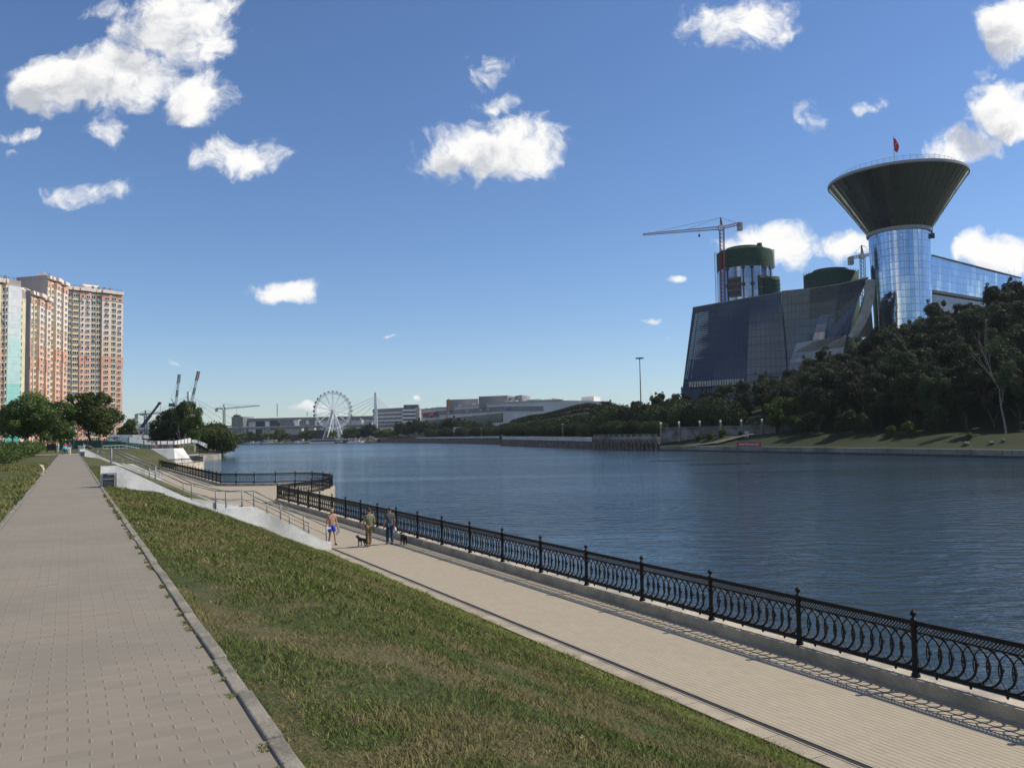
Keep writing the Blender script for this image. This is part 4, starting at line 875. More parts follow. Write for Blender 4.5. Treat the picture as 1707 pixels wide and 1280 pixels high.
mb = MB(); rp = [(14.5, zc+1.15), (19.95, zc+1.15+(zr_-zc-2)*.34), (25.45, zc+1.15+(zr_-zc-2)*.67), (RR-.5, zr_-.85)]
for k in range(48):
    an = 2*math.pi*k/48
    for (r0, z0), (r1, z1) in zip(rp, rp[1:]): mb.beam((cx+r0*math.cos(an), cy+r0*math.sin(an), z0), (cx+r1*math.cos(an), cy+r1*math.sin(an), z1), .13)
for r0, z0 in rp[1:3]+[((rp[0][0]+rp[1][0])/2, (rp[0][1]+rp[1][1])/2)]: mb.lathe([(r0+.12, z0-.1), (r0+.16, z0+.02), (r0+.04, z0+.06)], 48, (cx, cy, 0))
mb.build('cladding_ribs', M('rib_grey', (.06, .065, .062), .5, .2, 1), root)
mb = MB(); mb.lathe([(RR-.6, zr_-.8), (RR, zr_-.5), (RR, zr_+.7), (RR-.8, zr_+1.0), (0, zr_+1.3)], 72, (cx, cy, 0)); mb.lathe([(13.6, zc-.6), (14.7, zc-.5), (14.9, zc+.6), (14.6, zc+1.3), (13.6, zc+1.2)], 56, (cx, cy, 0)); mb.build('rim', M('rim_grey', (.30, .30, .31), .5, .1, .5), root)
mb = MB(); rr = RR-5
for k in range(60):
    a0, a1 = 2*math.pi*k/60, 2*math.pi*(k+1)/60; A = Vector((cx+rr*math.cos(a0), cy+rr*math.sin(a0), zr_+1)); B = Vector((cx+rr*math.cos(a1), cy+rr*math.sin(a1), zr_+1))
    mb.beam(A, A+Vector((0, 0, 3.2)), .09); mb.beam(A+Vector((0, 0, 3.2)), B+Vector((0, 0, 3.2)), .1); mb.beam(A+Vector((0, 0, 2.)), B+Vector((0, 0, 2.)), .06)
mb.build('roof_railing', m_grey, root)
mb = MB(); a = math.radians(-75)
for ang_ in (-38,): A = Vector((cx+14.9*math.cos(math.radians(ang_)), cy+14.9*math.sin(math.radians(ang_)), zc-3)); mb.box(A, (1.4, 1.4, 2.4)); mb.beam(A, A+Vector((0, 0, 4)), .2)
mb.build('facade_cradle', m_dgrey, root)
fb = PD(1491, 268, 396); ft = PD(1490.5, 226, 396)
root = thing('flagpole', (fb.x, fb.y, zr_+.9), 'flagpole with a limp red flag on top of the funnel tower', 'flagpole')
mb = MB(); mb.cyl((fb.x, fb.y, zr_+.9), (fb.x, fb.y, ft.z), .22, .12, 8); mb.build('pole', m_steel, root)
mb = MB(); n_ = 8
for i in range(n_):
    for j in range(4):
        def fp(i, j): f = i/n_; return (fb.x+.15+j*.55*(.55+.5*math.sin(f*2.6+.4)), fb.y+.25*math.sin(j*2+f*5), ft.z-.8-6.6*f-j*.5*(1-f*.3))
        mb.quad(fp(i, j), fp(i+1, j), fp(i+1, j+1), fp(i, j+1))
fl_ = mb.build('flag', M('flag_red', (.42, .03, .04), .7, .15, 1), root, True); sol = fl_.modifiers.new('s', 'SOLIDIFY'); sol.thickness = .05
# main glass block: lofted leaning facade
root = thing('glass_office_block', (*PD(1290, 600, 395)[:2], 22), 'long leaning dark navy glass block at the foot of the funnel tower', 'office block')
topc = [(1155, 513, 412), (1200, 505, 404), (1250, 496, 396), (1302, 487.5, 388), (1350, 482.5, 382), (1400, 475, 377), (1447, 464, 372)]
botc = [(1131, 700, 400), (1183, 700, 394), (1243, 700, 388), (1318, 700, 381), (1352, 690, 378), (1380, 660, 376), (1416, 556, 373)]
def surf(mb, T, B, nseg, mi=0, bulge=1.5, u0=0.):
    u = u0; rows = []
    for (a, b) in zip(T, B):
        A, Bq = PD(*a), PD(*b); rows.append([Bq.lerp(A, k/nseg)+Vector((0, bulge*math.sin(math.pi*k/nseg), 0)) for k in range(nseg+1)])
    for i in range(len(rows)-1):
        du = (rows[i+1][nseg]-rows[i][nseg]).length
        for k in range(nseg):
            z0, z1 = rows[i][k].z, rows[i][k+1].z; mb.quad(rows[i][k], rows[i+1][k], rows[i+1][k+1], rows[i][k+1], mi, [(u, z0), (u+du, rows[i+1][k].z), (u+du, rows[i+1][k+1].z), (u, z1)])
        u += du
    return rows
mb = MB(); rows = surf(mb, topc[:4], botc[:4], 8, bulge=0); mb.build('left_facade', m_gdark, root, True)
mb = MB(); t2 = [(x+.8, y-1.5, Y-.8) for x, y, Y in topc[3:]]; b2 = [(x+.8, y, Y-.8) for x, y, Y in botc[3:]]; rows2 = surf(mb, t2, b2, 8, bulge=3.5, u0=100); mb.build('curved_facade', m_gdark, root, True)
mb = MB()
for k in range(8): mb.beam(rows2[0][k], rows2[0][k+1], .5)
for r0, r1 in zip(rows, rows[1:]): mb.beam(r0[8], r1[8], .5)
for r0, r1 in zip(rows2, rows2[1:]): mb.beam(r0[8], r1[8], .5)
mb.build('edge_trim', m_grey, root)
# body behind the facades
A0, A1, A2 = rows[0][8], rows[3][8], rows2[-1][8]; B0, B1, B2 = rows[0][0], rows[3][0], rows2[-1][0]
mb = MB(); bk_ = Vector((12, 34, 0)); bk2 = Vector((-16, 24, 0))
mb.quad(A0, A1, A1+bk_, A0+bk_); mb.quad(A1, A2, A2+bk2, A1+bk_); mb.quad(B0, A0, A0+bk_, B0+bk_); mb.quad(A0+bk_, A1+bk_, B1+bk_, B0+bk_); mb.quad(A1+bk_, A2+bk2, B2+bk2, B1+bk_)
mb.build('roof_and_back', m_dgrey, root)
# right hand pale blade edge beside the tower
mb = MB(); e0 = [(1447, 466, 370), (1445, 496, 371), (1439, 520, 371.5), (1430, 540, 372), (1417, 562, 373)]; 
for (x, y, Y), (x2, y2, Y2) in zip(e0, e0[1:]):
    mb.beam(PD(x, y, Y-2), PD(x2, y2, Y2-2), 1.1, 2.0, 0); mb.beam(PD(x+7, y, Y+4), PD(x2+7, y2, Y2+4), 1.4, 2.4, 0)
mb.build('blade_edge', M('blade_concrete', (.34, .335, .32), .7, .15, .4), root)
mb = MB(); surf(mb, [(1447, 468, 376), (1450, 468, 378)], [(1421, 562, 379), (1457, 562, 390)], 4, bulge=.5); mb.build('side_glazing', m_gdark, root)
# see-through glazed left corner with its steel grid
mb = MB()
for i in range(12):
    f = i/11; a = PD(1160+22*f, 521+2-3*f, 410.2-3.8*f); b_ = PD(1143+34*f, 632, 403.9-4.6*f)
    if 3 <= i <= 10 or i in (0, 1): mb.beam(a, a.lerp(b_, .72 if i > 3 else 1), .34, .34)
for k in range(24):
    f = k/24*.72; a = PD(1160, 523, 410.1).lerp(PD(1143, 632, 403.8), f); b_ = PD(1182, 520, 406.3).lerp(PD(1177, 632, 399.2), f); mb.beam(a, b_, .3, .3)
mb.build('steel_grid', M('grid_pale', (.32, .42, .46), .4, .1, 1), root)
mb = MB(); surf(mb, [(1163, 522, 410.5), (1184, 519, 406.6)], [(1152, 604, 405.), (1178, 604, 401.2)], 4, bulge=0); mb.build('clear_glazing', glass_mat('clear_glazing', (.50, .66, .72), (1.9, 1.8), .1, .8, .8, (.05, .08, .10), jitter=.1, dark=.55), root)
mb = MB(); surf(mb, [(1328, 572, 378.5), (1360, 567, 375), (1412, 558, 371)], [(1312, 620, 379), (1352, 620, 376), (1400, 620, 372)], 3, bulge=.5); mb.build('pale_lower_panel', m_gpale, root)
mb = MB(); surf(mb, [(1366, 526, 377), (1382, 524, 375.6)], [(1354, 569, 375.2), (1374, 566, 373.6)], 3, bulge=.4); mb.build('pale_strip_panel', m_gpale, root)
mb = MB()
for k in range(22): a = PD(1150+k*4.2, 637-.25*k, 401-k*.6); mb.box(a-Vector((0, 0, 1.2)), (.7, 1, 2.6), mi=0)
mb.beam(PD(1145, 640, 403), PD(1240, 633, 391), 1.2, 1., 1); mb.build('plinth', [m_conc, m_sheet], root)
# right wing
root = thing('glass_wing', (*PD(1620, 520, 420)[:2], 25), 'long bright glass wing running off to the right of the funnel tower', 'office wing')
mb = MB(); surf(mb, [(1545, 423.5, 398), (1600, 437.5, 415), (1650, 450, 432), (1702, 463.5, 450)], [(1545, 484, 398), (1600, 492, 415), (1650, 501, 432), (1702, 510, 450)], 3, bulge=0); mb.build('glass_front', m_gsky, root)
mb = MB(); surf(mb, [(1545, 489, 400), (1600, 497, 417), (1702, 515, 452)], [(1545, 560, 400), (1600, 560, 417), (1702, 560, 452)], 3, bulge=0); mb.build('lower_front', m_gpale, root)
mb = MB(); a, b_ = PD(1545, 423.5, 398), PD(1702, 463.5, 450); c, d_ = PD(1545, 484, 398), PD(1702, 510, 450); o_ = Vector((10, 22, 0)); mb.quad(a, b_, b_+o_, a+o_); mb.quad(c, d_, d_+o_, c+o_); mb.quad(b_, d_, d_+o_, b_+o_); mb.beam(a, b_, .8, .6); mb.beam(c, d_, .8, 1.4); mb.build('roof_and_soffit', m_dgrey, root)
# round tower under construction
root = thing('unfinished_round_tower', (*PD(1243, 480, 440)[:2], 25), 'round glass tower under construction wrapped in dark green netting at the top', 'tower')
cx, cy = root.location.x, root.location.y; s_ = 440/F; R1 = 47*s_*.95; zb = PD(1243, 441, 440-R1).z; ztp = PD(1243, 412, 440-R1).z
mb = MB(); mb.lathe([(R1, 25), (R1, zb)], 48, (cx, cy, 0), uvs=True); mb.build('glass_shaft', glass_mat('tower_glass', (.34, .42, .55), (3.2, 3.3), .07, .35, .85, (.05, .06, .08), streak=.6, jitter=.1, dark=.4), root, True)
mb = MB(); mb.lathe([(R1-.5, zb-.6), (R1+.35, zb-.5), (R1+.45, (zb+ztp)/2), (R1+.2, ztp), (R1-1.5, ztp+.6), (R1*.72, ztp+1.2), (R1*.7, ztp+2.2), (0, ztp+2.8)], 48, (cx, cy, 0)); mb.build('netting', m_net, root)
mb = MB()
for k in range(10):
    for a in (200, 204, 208, 336, 341): an = math.radians(a); mb.box((cx+(R1+.7)*math.cos(an), cy+(R1+.7)*math.sin(an), zb+k*(ztp-zb)/9), (1.3, .8, .18), an+1.57)
mb.build('scaffold_decks', M('scaffold_brown', (.13, .08, .06), .8, .3, 1), root)
mb = MB(); an0 = math.radians(232)
for (aa, z0, hh, wd) in ((232, 9, 10, 6.5), (292, 6, 17, 5.5)):
    an = math.radians(aa); A = Vector((cx+(R1-.6)*math.cos(an), cy+(R1-.6)*math.sin(an), 0)); base = PD(1243, 505, 440-R1).z
    mb.box(A+Vector((0, 0, base+z0)), (wd, 2.6, hh), an+1.57, 0)
    for k in range(4): mb.box(A*1.+Vector((math.cos(an)*1.4, math.sin(an)*1.4, base+z0-hh/2+k*hh/3.2)), (wd+.2, .5, .6), an+1.57, 1)
mb.build('open_floors', [m_dgrey, M('slab_brown', (.22, .18, .15), .8, .3, 1)], root)
mb = MB()
for aa in (215, 250, 268, 300, 318):
    an = math.radians(aa); A = Vector((cx+(R1+.1)*math.cos(an), cy+(R1+.1)*math.sin(an), 0)); mb.box(A+Vector((0, 0, (zb+60)/2)), (.7, .3, zb-60), an+1.57, 0)
    for k in range(3): mb.box(A+Vector((0, 0, zb-1-k*9)), (1.9, .8, 1.6), an+1.57, 0)
mb.build('facade_rails', m_dgrey, root)
mb = MB(); A = PD(1266, 408, 432); mb.cyl(A-Vector((0, 0, 4)), A+Vector((0, 0, .8)), 1.3, n=10); mb.build('chimney', M('flue_brown', (.12, .08, .07), .8, .2, 1), root)
mb = MB(); A, B = PD(1191, 422, 428), PD(1194, 512, 428)
for o_ in ((0, 0, 0), (1.1, 0, 0)): mb.beam(A+Vector(o_), B+Vector(o_), .22)
for k in range(26): f = k/25; q = A.lerp(B, f); mb.beam(q, q+Vector((1.1, 0, .6)), .14)
mb.build('hoist_mast', m_grey, root)
q = PD(1284, 463, 428); root = thing('netted_stair_core', (q.x, q.y, 25), 'small round green netted stair core attached to the right of the unfinished tower', 'stair core')
mb = MB(); mb.lathe([(4.6, 25), (4.8, q.z-3), (4.6, q.z), (0, q.z+.3)], 24, (q.x, q.y, 0)); mb.build('netting', m_net, root, True)
mb = MB()
for k in range(9): mb.lathe([(4.85, q.z-2-k*2.2), (5., q.z-1.9-k*2.2), (4.85, q.z-1.8-k*2.2)], 24, (q.x, q.y, 0))
mb.build('scaffold_rings', m_net, root)
q = PD(1385, 462, 430); root = thing('unfinished_round_hall', (q.x, q.y, 25), 'low round hall roof wrapped in green netting behind the navy glass block', 'building')
mb = MB(); mb.lathe([(13.6, 25), (13.6, q.z+.8), (13.0, q.z+1.6), (9, q.z+2.0)], 40, (q.x, q.y, 0)); mb.build('netting', m_net, root, True)
mb = MB(); mb.lathe([(9.0, q.z+1.6), (9.0, q.z+3.4), (8.4, q.z+3.7), (0, q.z+3.9)], 40, (q.x, q.y, 0)); mb.build('upper_drum', M('drum_dark', (.07, .09, .08), .8, .3, .8), root, True)
mb = MB()
for k in range(44): an = k/44*2*math.pi; A = Vector((q.x+13.5*math.cos(an), q.y+13.5*math.sin(an), q.z+.6)); mb.beam(A, A+Vector((0, 0, 2.)), .12)
mb.build('edge_posts', m_dgrey, root)
# ---------------------------------------------------------------- cranes
def lattice(mb, a, b, w, nseg, th, mi=0, w1=None):
    a, b = Vector(a), Vector(b); X = (b-a).normalized(); up = Vector((0, 0, 1)) if abs(X.z) < .8 else Vector((1, 0, 0)); Y = up.cross(X).normalized(); Z = X.cross(Y); w1 = w if w1 is None else w1
    cs = [(Y*i+Z*j)*.5 for i, j in ((-1, -1), (1, -1), (1, 1), (-1, 1))]
    for c in cs: mb.beam(a+c*w, b+c*w1, th)
    for k in range(nseg):
        f0, f1 = k/nseg, (k+1)/nseg; p, q = a.lerp(b, f0), a.lerp(b, f1); wa, wb = w+(w1-w)*f0, w+(w1-w)*f1
        for i in range(4): mb.beam(p+cs[i]*wa, q+cs[(i+1) % 4]*wb, th*.7)
m_cred = M('crane_red', (.22, .035, .03), .6, .3, 1); m_cgr = M('crane_steel', (.16, .17, .19), .6, .3, 1); m_cteal = M('crane_teal', (.06, .12, .14), .6, .3, 1)
def tower_crane(label, base, top, jib, cj, apex, th, wm, mm, mj, hook=None):
    base, top, jib, cj, apex = [Vector(q) for q in (base, top, jib, cj, apex)]
    root = thing('tower_crane', base, label, 'crane'); L = (top-base).length
    mb = MB(); lattice(mb, base, top, wm, max(6, int(L/wm)), th); mb.build('mast', mm, root)
    mb = MB(); lattice(mb, top, jib, wm*.75, max(8, int((jib-top).length/wm)), th*.8, w1=wm*.35); mb.build('jib', mj, root)
    mb = MB(); lattice(mb, top, cj, wm*.7, 6, th*1.2); v = (cj-top).normalized(); mb.box(cj-Vector((0, 0, wm*.8)), (wm*1.2, wm*1.2, wm*2.0), mi=1); mb.build('counter_jib', [mm, m_conc], root)
    mb = MB(); lattice(mb, top, apex, wm*.6, 4, th, w1=wm*.1); mb.build('apex', mm, root)
    mb = MB()
    for f in (.45, .85): mb.beam(apex, top.lerp(jib, f)+Vector((0, 0, wm*.4)), th*.5)
    mb.beam(apex, cj, th*.5); mb.build('tie_bars', m_dgrey, root)
    mb = MB(); mb.box(top+Vector((-wm*.5, -wm*.8, -wm*.2)), (wm*1.1, wm, wm*1.3)); mb.build('cab', m_white, root)
    if hook: q = top.lerp(jib, hook[0]); mb = MB(); mb.beam(q, q-Vector((0, 0, hook[1])), th*.45); mb.box(q-Vector((0, 0, hook[1])), (wm*.4, wm*.4, wm*.6)); mb.build('hook', m_dgrey, root)
    return root
tower_crane('red mast tower crane with a long thin jib beside the unfinished round tower', (*PD(1204, 500, 424)[:2], 30), PD(1203, 380, 424), PD(1072, 391, 400), PD(1233, 373, 432), PD(1201, 363, 424), .26, 2., m_cred, m_cgr, (.3, 3))
tower_crane('smaller tower crane peeking out between the green netted hall and the funnel tower', (*PD(1438, 500, 455)[:2], 30), PD(1437.5, 427, 455), PD(1475, 418, 500), PD(1418, 430, 449), PD(1436, 409, 455), .26, 2.1, m_cgr, m_cred)
tower_crane('pale tower crane with long horizontal jib over the building site left of the exhibition hall', (*PD(374, 708, 985)[:2], 3), PD(373.5, 681, 985), PD(433, 676, 985), PD(361, 681, 985), PD(373, 673.5, 985), .36, 2.1, m_cgr, m_cteal, (.35, 8))
tower_crane('small teal tower crane beyond the dark mobile crane', (*PD(244, 712, 900)[:2], 3), PD(242.5, 690, 900), PD(272, 688, 960), PD(229, 691, 880), PD(242, 684, 900), .45, 2.4, m_cteal, m_cgr)
def luffing(label, base, cab, tip, th, wm, mm, paint):
    base, cab, tip = Vector(base), Vector(cab), Vector(tip); root = thing('luffing_crane', base, label, 'crane')
    mb = MB(); lattice(mb, base, cab, wm, 12, th); mb.build('mast', mm, root)
    mb = MB(); lattice(mb, cab, cab.lerp(tip, .72), wm*.7, 16, th*.55); mb.build('lower_boom', m_cgr, root)
    mb = MB(); lattice(mb, cab.lerp(tip, .72), tip, wm*.85, 9, th*1.2); mb.build('painted_boom_tip', paint, root)
    mb = MB(); lattice(mb, cab.lerp(tip, .28), cab.lerp(tip, .5), wm*.72, 8, th*.95); mb.build('painted_boom_band', mm, root)
    mb = MB(); a = cab+Vector((-5, 0, 9)); mb.beam(cab, a, th*1.6); mb.beam(a, tip, th*.35); mb.box(cab+Vector((-4, 0, 1.5)), (7, 3, 4)); mb.build('winch_deck', mm, root)
    mb = MB(); mb.beam(tip, tip-Vector((-1.5, 0, 9)), th*.4); mb.build('hook_rope', m_dgrey, root)
luffing('grey luffing crane with steep boom, the left one of the pair over the birches', (*PD(298, 705, 980)[:2], 3), PD(292.5, 677, 980), PD(299, 624, 980), .42, 2.6, m_cteal, m_cgr)
luffing('luffing crane with a red painted boom tip, the right one of the pair', (*PD(320, 705, 980)[:2], 3), PD(318.5, 674, 980), PD(331, 619, 980), .42, 2.8, m_cteal, m_cred)
q = on(233, 620, 3); tp = PD(266, 672, 620); root = thing('mobile_crane', q, 'mobile crane with a dark blue telescopic boom reaching up to the right', 'crane')
mb = MB(); b0_ = PD(236, 712, 620); mb.beam(b0_, b0_.lerp(tp, .5), 1.9, 1.9); mb.beam(b0_.lerp(tp, .5), tp, 1.3, 1.3); mb.build('boom', M('boom_blue', (.02, .04, .09), .5, .2, 1), root)
mb = MB(); mb.box(tp, (2, 2, 1.6)); mb.build('boom_head', m_cred, root); mb = MB(); mb.beam(tp+Vector((.6, 0, 0)), tp+Vector((.6, 0, -15)), .16); mb.build('rope', m_dgrey, root)
mb = MB(); mb.box((q.x, q.y, 5), (13, 3, 2.6)); mb.box((q.x-2, q.y, 7.6), (5, 2.8, 2.6)); mb.build('carrier', m_conc, root); mb = MB()
for k in range(4): mb.cyl((q.x-4.5+3*k, q.y-1.6, 3.9), (q.x-4.5+3*k, q.y+1.6, 3.9), .9, n=10)
mb.build('wheels', m_dgrey, root)
for x, y, lab in ((227, 690, 'lattice power pylon at the far left behind the building site'),):
    q = on(x, 900, 3); t_ = PD(x, y, 900); root = thing('power_pylon', q, lab, 'pylon'); mb = MB(); lattice(mb, q, t_, 5, 9, .5, w1=1.4)
    for f in (.72, .85): p = Vector(q).lerp(t_, f); mb.beam(p-Vector((5, 0, 0)), p+Vector((5, 0, 0)), .5)
    mb.build('lattice_tower', m_grey, root)
# ================================================================ FERRIS WHEEL
hub = PD(555, 684.5, 905); root = thing('ferris_wheel', (hub.x, hub.y, 3), 'big white ferris wheel on the far shore', 'ferris wheel')
yaw = math.radians(28); U = Vector((math.cos(yaw), math.sin(yaw), 0)); NN = Vector((-math.sin(yaw), math.cos(yaw), 0)); Rw = 20.2
def wp(a, r, o=0): return hub+U*math.cos(a)*r+Vector((0, 0, math.sin(a)*r))+NN*o
m_fw = M('wheel_white', (.82, .83, .82), .5, .08, .3)
mb = MB(); ns = 56
for o in (-1.6, 1.6):
    for k in range(ns): a0, a1 = 2*math.pi*k/ns, 2*math.pi*(k+1)/ns; mb.beam(wp(a0, Rw, o), wp(a1, Rw, o), .55); mb.beam(wp(a0, Rw-1.9, o*.8), wp(a1, Rw-1.9, o*.8), .3); mb.beam(wp(a0, Rw, o), wp(a1, Rw-1.9, o*.8), .2)
mb.build('rim', m_fw, root)
for k in range(14):
    mb = MB(); a = 2*math.pi*(k+.5)/14
    for o in (-2.2, 2.2): mb.beam(wp(a, .8, o), wp(a, Rw, o*.7), .38)
    mb.beam(wp(a, Rw*.72, 1.8), wp(a+2*math.pi/14, Rw*.72, 1.8), .18); mb.build('spoke', m_fw, root)
mb = MB(); mb.cyl(hub-NN*4, hub+NN*4, 1.5, n=14); mb.build('hub', m_fw, root)
mb = MB(); mb.lathe([(0, -1.6), (.9, -1.5), (1.2, -.6), (1.1, .5), (.4, .9), (0, .95)], 8); cab_ = mb.mesh('cabin', M('cabin_grey', (.22, .24, .27), .4, .2, 1))
for k in range(28): p = wp(2*math.pi*k/28, Rw+.9); inst('cabin', cab_, root, p-root.location)
for o in (-5, 5):
    for sx in (-9.5, -4.5, 4.5, 9.5): mb = MB(); mb.beam(hub+NN*o*.6, Vector((hub.x, hub.y, 3))+U*sx+NN*o*1.8, 1.0); mb.build('leg', m_fw, root)
mb = MB()
for o in (-1, 1):
    for h in (.3, .6): 
        for sx in (-1, 1): p = hub.lerp(Vector((hub.x, hub.y, 3)), h); mb.beam(p+U*9.5*h*sx+NN*o*(3+6*h), p+NN*o*(3+6*h)-U*4.5*h*sx, .4)
mb.build('braces', m_fw, root)
# ================================================================ BRIDGE
root = thing('cable_stayed_bridge', (*on(560, 955, 3)[:2], 3), 'cable stayed footbridge with two white pylons crossing the far end of the river', 'bridge')
dk = [(200, 1010), (300, 1000), (380, 990), (470, 975), (560, 950), (625, 930), (700, 905)]; zd = 18.2
pts = [Vector((*on(x, Y, 0)[:2], zd)) for x, Y in dk]
mb = MB()
for a, b in zip(pts, pts[1:]): mb.beam(a, b, 7, 1.9); mb.beam(a+Vector((0, -3.4, 1.9)), b+Vector((0, -3.4, 1.9)), .25, .3, 1); mb.beam(a+Vector((0, -3.4, 1.3)), b+Vector((0, -3.4, 1.3)), .15, .9, 1)
mb.build('deck', [m_grey, m_conc], root)
for x, Y, yt in ((314, 1000, 655), (626, 928, 656.5)):
    t_ = PD(x, yt, Y); mb = MB(); bs_ = on(x, Y, 3); mb.beam(t_, Vector((bs_.x-2.3, Y+7, 3)), 1.7, 2.2); mb.beam(t_, Vector((bs_.x+3.4, Y-9, 3)), 1.7, 2.2); mb.box(t_, (2.6, 3, 3)); mb.build('pylon', M('pylon_white', (.82, .82, .8), .6, .08, .5), root)
    mb = MB()
    for k, (xl, xr) in enumerate(((-.9, 1.), (-.7, .78), (-.5, .56), (-.3, .34))):
        for xx in (xl, xr):
            L_ = 95 if xx < 0 else (80 if x < 400 else 34); e = Vector((t_.x+xx*L_, 0, zd+1)); f = min(1, max(0, 0)); 
            for a, b in zip(pts, pts[1:]):
                if a.x <= e.x <= b.x: e.y = a.y+(b.y-a.y)*(e.x-a.x)/(b.x-a.x)
            if e.y: mb.beam(t_-Vector((0, 0, 3+2.4*k)), e, .22)
    mb.build('stay_cables', m_cgr, root)
for x, Y in ((405, 986), (440, 980), (500, 966), (530, 958), (590, 941), (660, 918)): p = on(x, Y, 3); mb = MB(); mb.box((p.x, p.y, 10.4), (3, 3, 14.8)); mb.build('pier', m_conc, root)
# ================================================================ FAR BUILDINGS
def prismthing(name, label, cat, xs, ytop, ybot_z, Y, dep, mat, extra=None):
    """box-like building between pixel columns, top at pixel ytop (per end) and real depth"""
    (x0, x1), (y0, y1), (Y0, Y1) = xs, ytop, Y
    A, B = PD(x0, y0, Y0), PD(x1, y1, Y1); A.z = B.z = (A.z+B.z)/2 if extra is None else A.z
    root = thing(name, (*((A+B)/2)[:2], ybot_z), label, cat); u = (B-A); u.z = 0; u.normalize(); n = Vector((-u.y, u.x, 0)); n = n if n.y > 0 else -n
    mb = MB(); mb.prism([tuple(A[:2]), tuple(B[:2]), tuple((B+n*dep)[:2]), tuple((A+n*dep)[:2])], ybot_z, (A.z+B.z)/2); mb.build('wall', mat, root)
    return root, A, B, u, n
m_hall = M('hall_pale', (.74, .74, .75), .7, .1, .02); m_hall2 = M('hall_roof_band', (.26, .25, .26), .7, .15, .05); m_mall = M('mall_panels', (.66, .64, .61), .7, .12, .03, col2=(.56, .55, .53)); m_bgl = M('band_glass', (.06, .08, .10), .2, .4, .05, metal=.3)
root, A, B, u, n = prismthing('exhibition_hall', 'very long pale exhibition hall with a dark roof band behind the ferris wheel', 'exhibition hall', (404, 735), (697, 701), 3, (1120, 1080), 80, m_hall)
mb = MB(); z = Vector((0, 0, 1)); mb.beam(A+z*1.5-u*2, B+z*1.5, 4, 4.4); mb.build('roof_band', m_hall2, root)
for k in range(16): p = A.lerp(B, (k+.5)/16)-n*.5; mb = MB(); mb.beam(p, p-z*20, .5, .5); mb.build('wall_pilaster', m_hall2, root)
mb = MB(); p = PD(462, 694, 1115); mb.beam(p, PD(462, 673, 1115), .7); p = PD(512, 694, 1115); mb.beam(p, PD(512, 686, 1115), .6); mb.build('roof_mast', m_dgrey, root)
root, A, B, u, n = prismthing('service_building', 'dark grey end block at the left of the exhibition hall', 'building', (386, 405), (694, 695), 3, (1108, 1105), 30, m_grey)
mb = MB(); mb.box(A+Vector((6, 4, 1.2)), (8, 6, 2.6)); mb.build('roof_unit', m_dgrey, root)
root = thing('building_site_deck', (*on(370, 1050, 3)[:2], 3), 'open steel framed building site behind the willow bushes', 'building site')
mb = MB()
for zz in (7.5, 12.5, 17.5, 22.5): mb.beam(Vector((*on(332, 1050, 0)[:2], zz)), Vector((*on(388, 1050, 0)[:2], zz)), 12, .8)
for k in range(15): p = on(333+k*3.9, 1044, 0); mb.beam((p.x, p.y, 3), (p.x, p.y, 23), .8)
mb.build('frame', m_dgrey, root)
root = thing('parking_deck', (*on(440, 1030, 3)[:2], 3), 'multi level concrete parking deck below the exhibition hall', 'parking deck')
mb = MB()
for zz in (8, 12.5): mb.beam(Vector((*on(385, 1030, 0)[:2], zz)), Vector((*on(505, 1012, 0)[:2], zz)), 20, 1.4)
for k in range(13): p = on(387+k*9.6, 1022, 0); mb.box((p.x, p.y, 8), (2.2, 2, 10))
mb.build('slabs_and_columns', m_conc, root); mb = MB(); mb.beam(Vector((*on(385, 1036, 0)[:2], 8)), Vector((*on(505, 1018, 0)[:2], 8)), 6, 9); mb.build('dark_interior', m_dgrey, root)
FB = [((426, 443), 702, 1005, m_dgrey, 'low dark kiosk roof left of the white booth above the bridge deck'), ((442, 449), 702.5, 1003, m_white, 'small white booth above the bridge deck'), ((450, 463), 700.5, 1004, m_dgrey, 'dark plant room above the bridge deck left of centre'), ((467, 489), 701.5, 1006, m_grey, 'long grey plant room above the bridge deck'), ((491, 498), 699.5, 1000, m_white, 'taller white booth above the bridge deck'), ((499, 510), 701, 1003, m_grey, 'grey shed above the bridge deck near the wheel'), ((516, 525), 700, 1003, m_grey, 'grey wedge shaped shed left of the ferris wheel'),
 ((444, 460), 716.5, 985, m_white, 'white sloped tent roof between the shore trees'), ((473, 503), 714, 990, m_conc, 'long concrete shed behind the shore trees'), ((515, 524), 709, 985, m_conc, 'concrete bridge abutment building left of the wheel'), ((484, 500), 725, 935, m_dgrey, 'black waterside pavilion between two shore trees'), ((524, 541), 717.5, 925, m_dgrey, 'black waterside house with pale letters left of the wheel'), ((541, 553), 726, 905, m_white, 'small white rounded pavilion beside the black house'), ((388, 410), 729, 1000, M('site_green', (.03, .12, .09), .8, .2, .3), 'dark green site container near the boats'), ((583, 600), 697, 1040, m_hall2, 'dark roof block right of the ferris wheel'), ((602, 620), 704, 1020, m_mall, 'pale low block between wheel and pylon'), ((585, 603), 700, 1000, m_mall, 'pale panelled block just right of the wheel')]
for xs, yt, Y, mt, lab in FB:
    root, A, B, u, n = prismthing('shore_building', lab, 'building', xs, (yt, yt), 2.4, (Y, Y), 12, mt)
    mb = MB(); mb.beam(A+Vector((-.6, -.2, .25)), B+Vector((.6, -.2, .25)), 1.2, .5); k = max(1, int((B-A).length/6))
    mb.build('roof_edge', m_grey, root); mb = MB()
    for i in range(k): p = A.lerp(B, (i+.5)/k); mb.box((p.x, p.y-.05, 2.4+(A.z-2.4)*.45), (1.6, .12, 2.2))
    mb.build('openings', m_bgl, root)
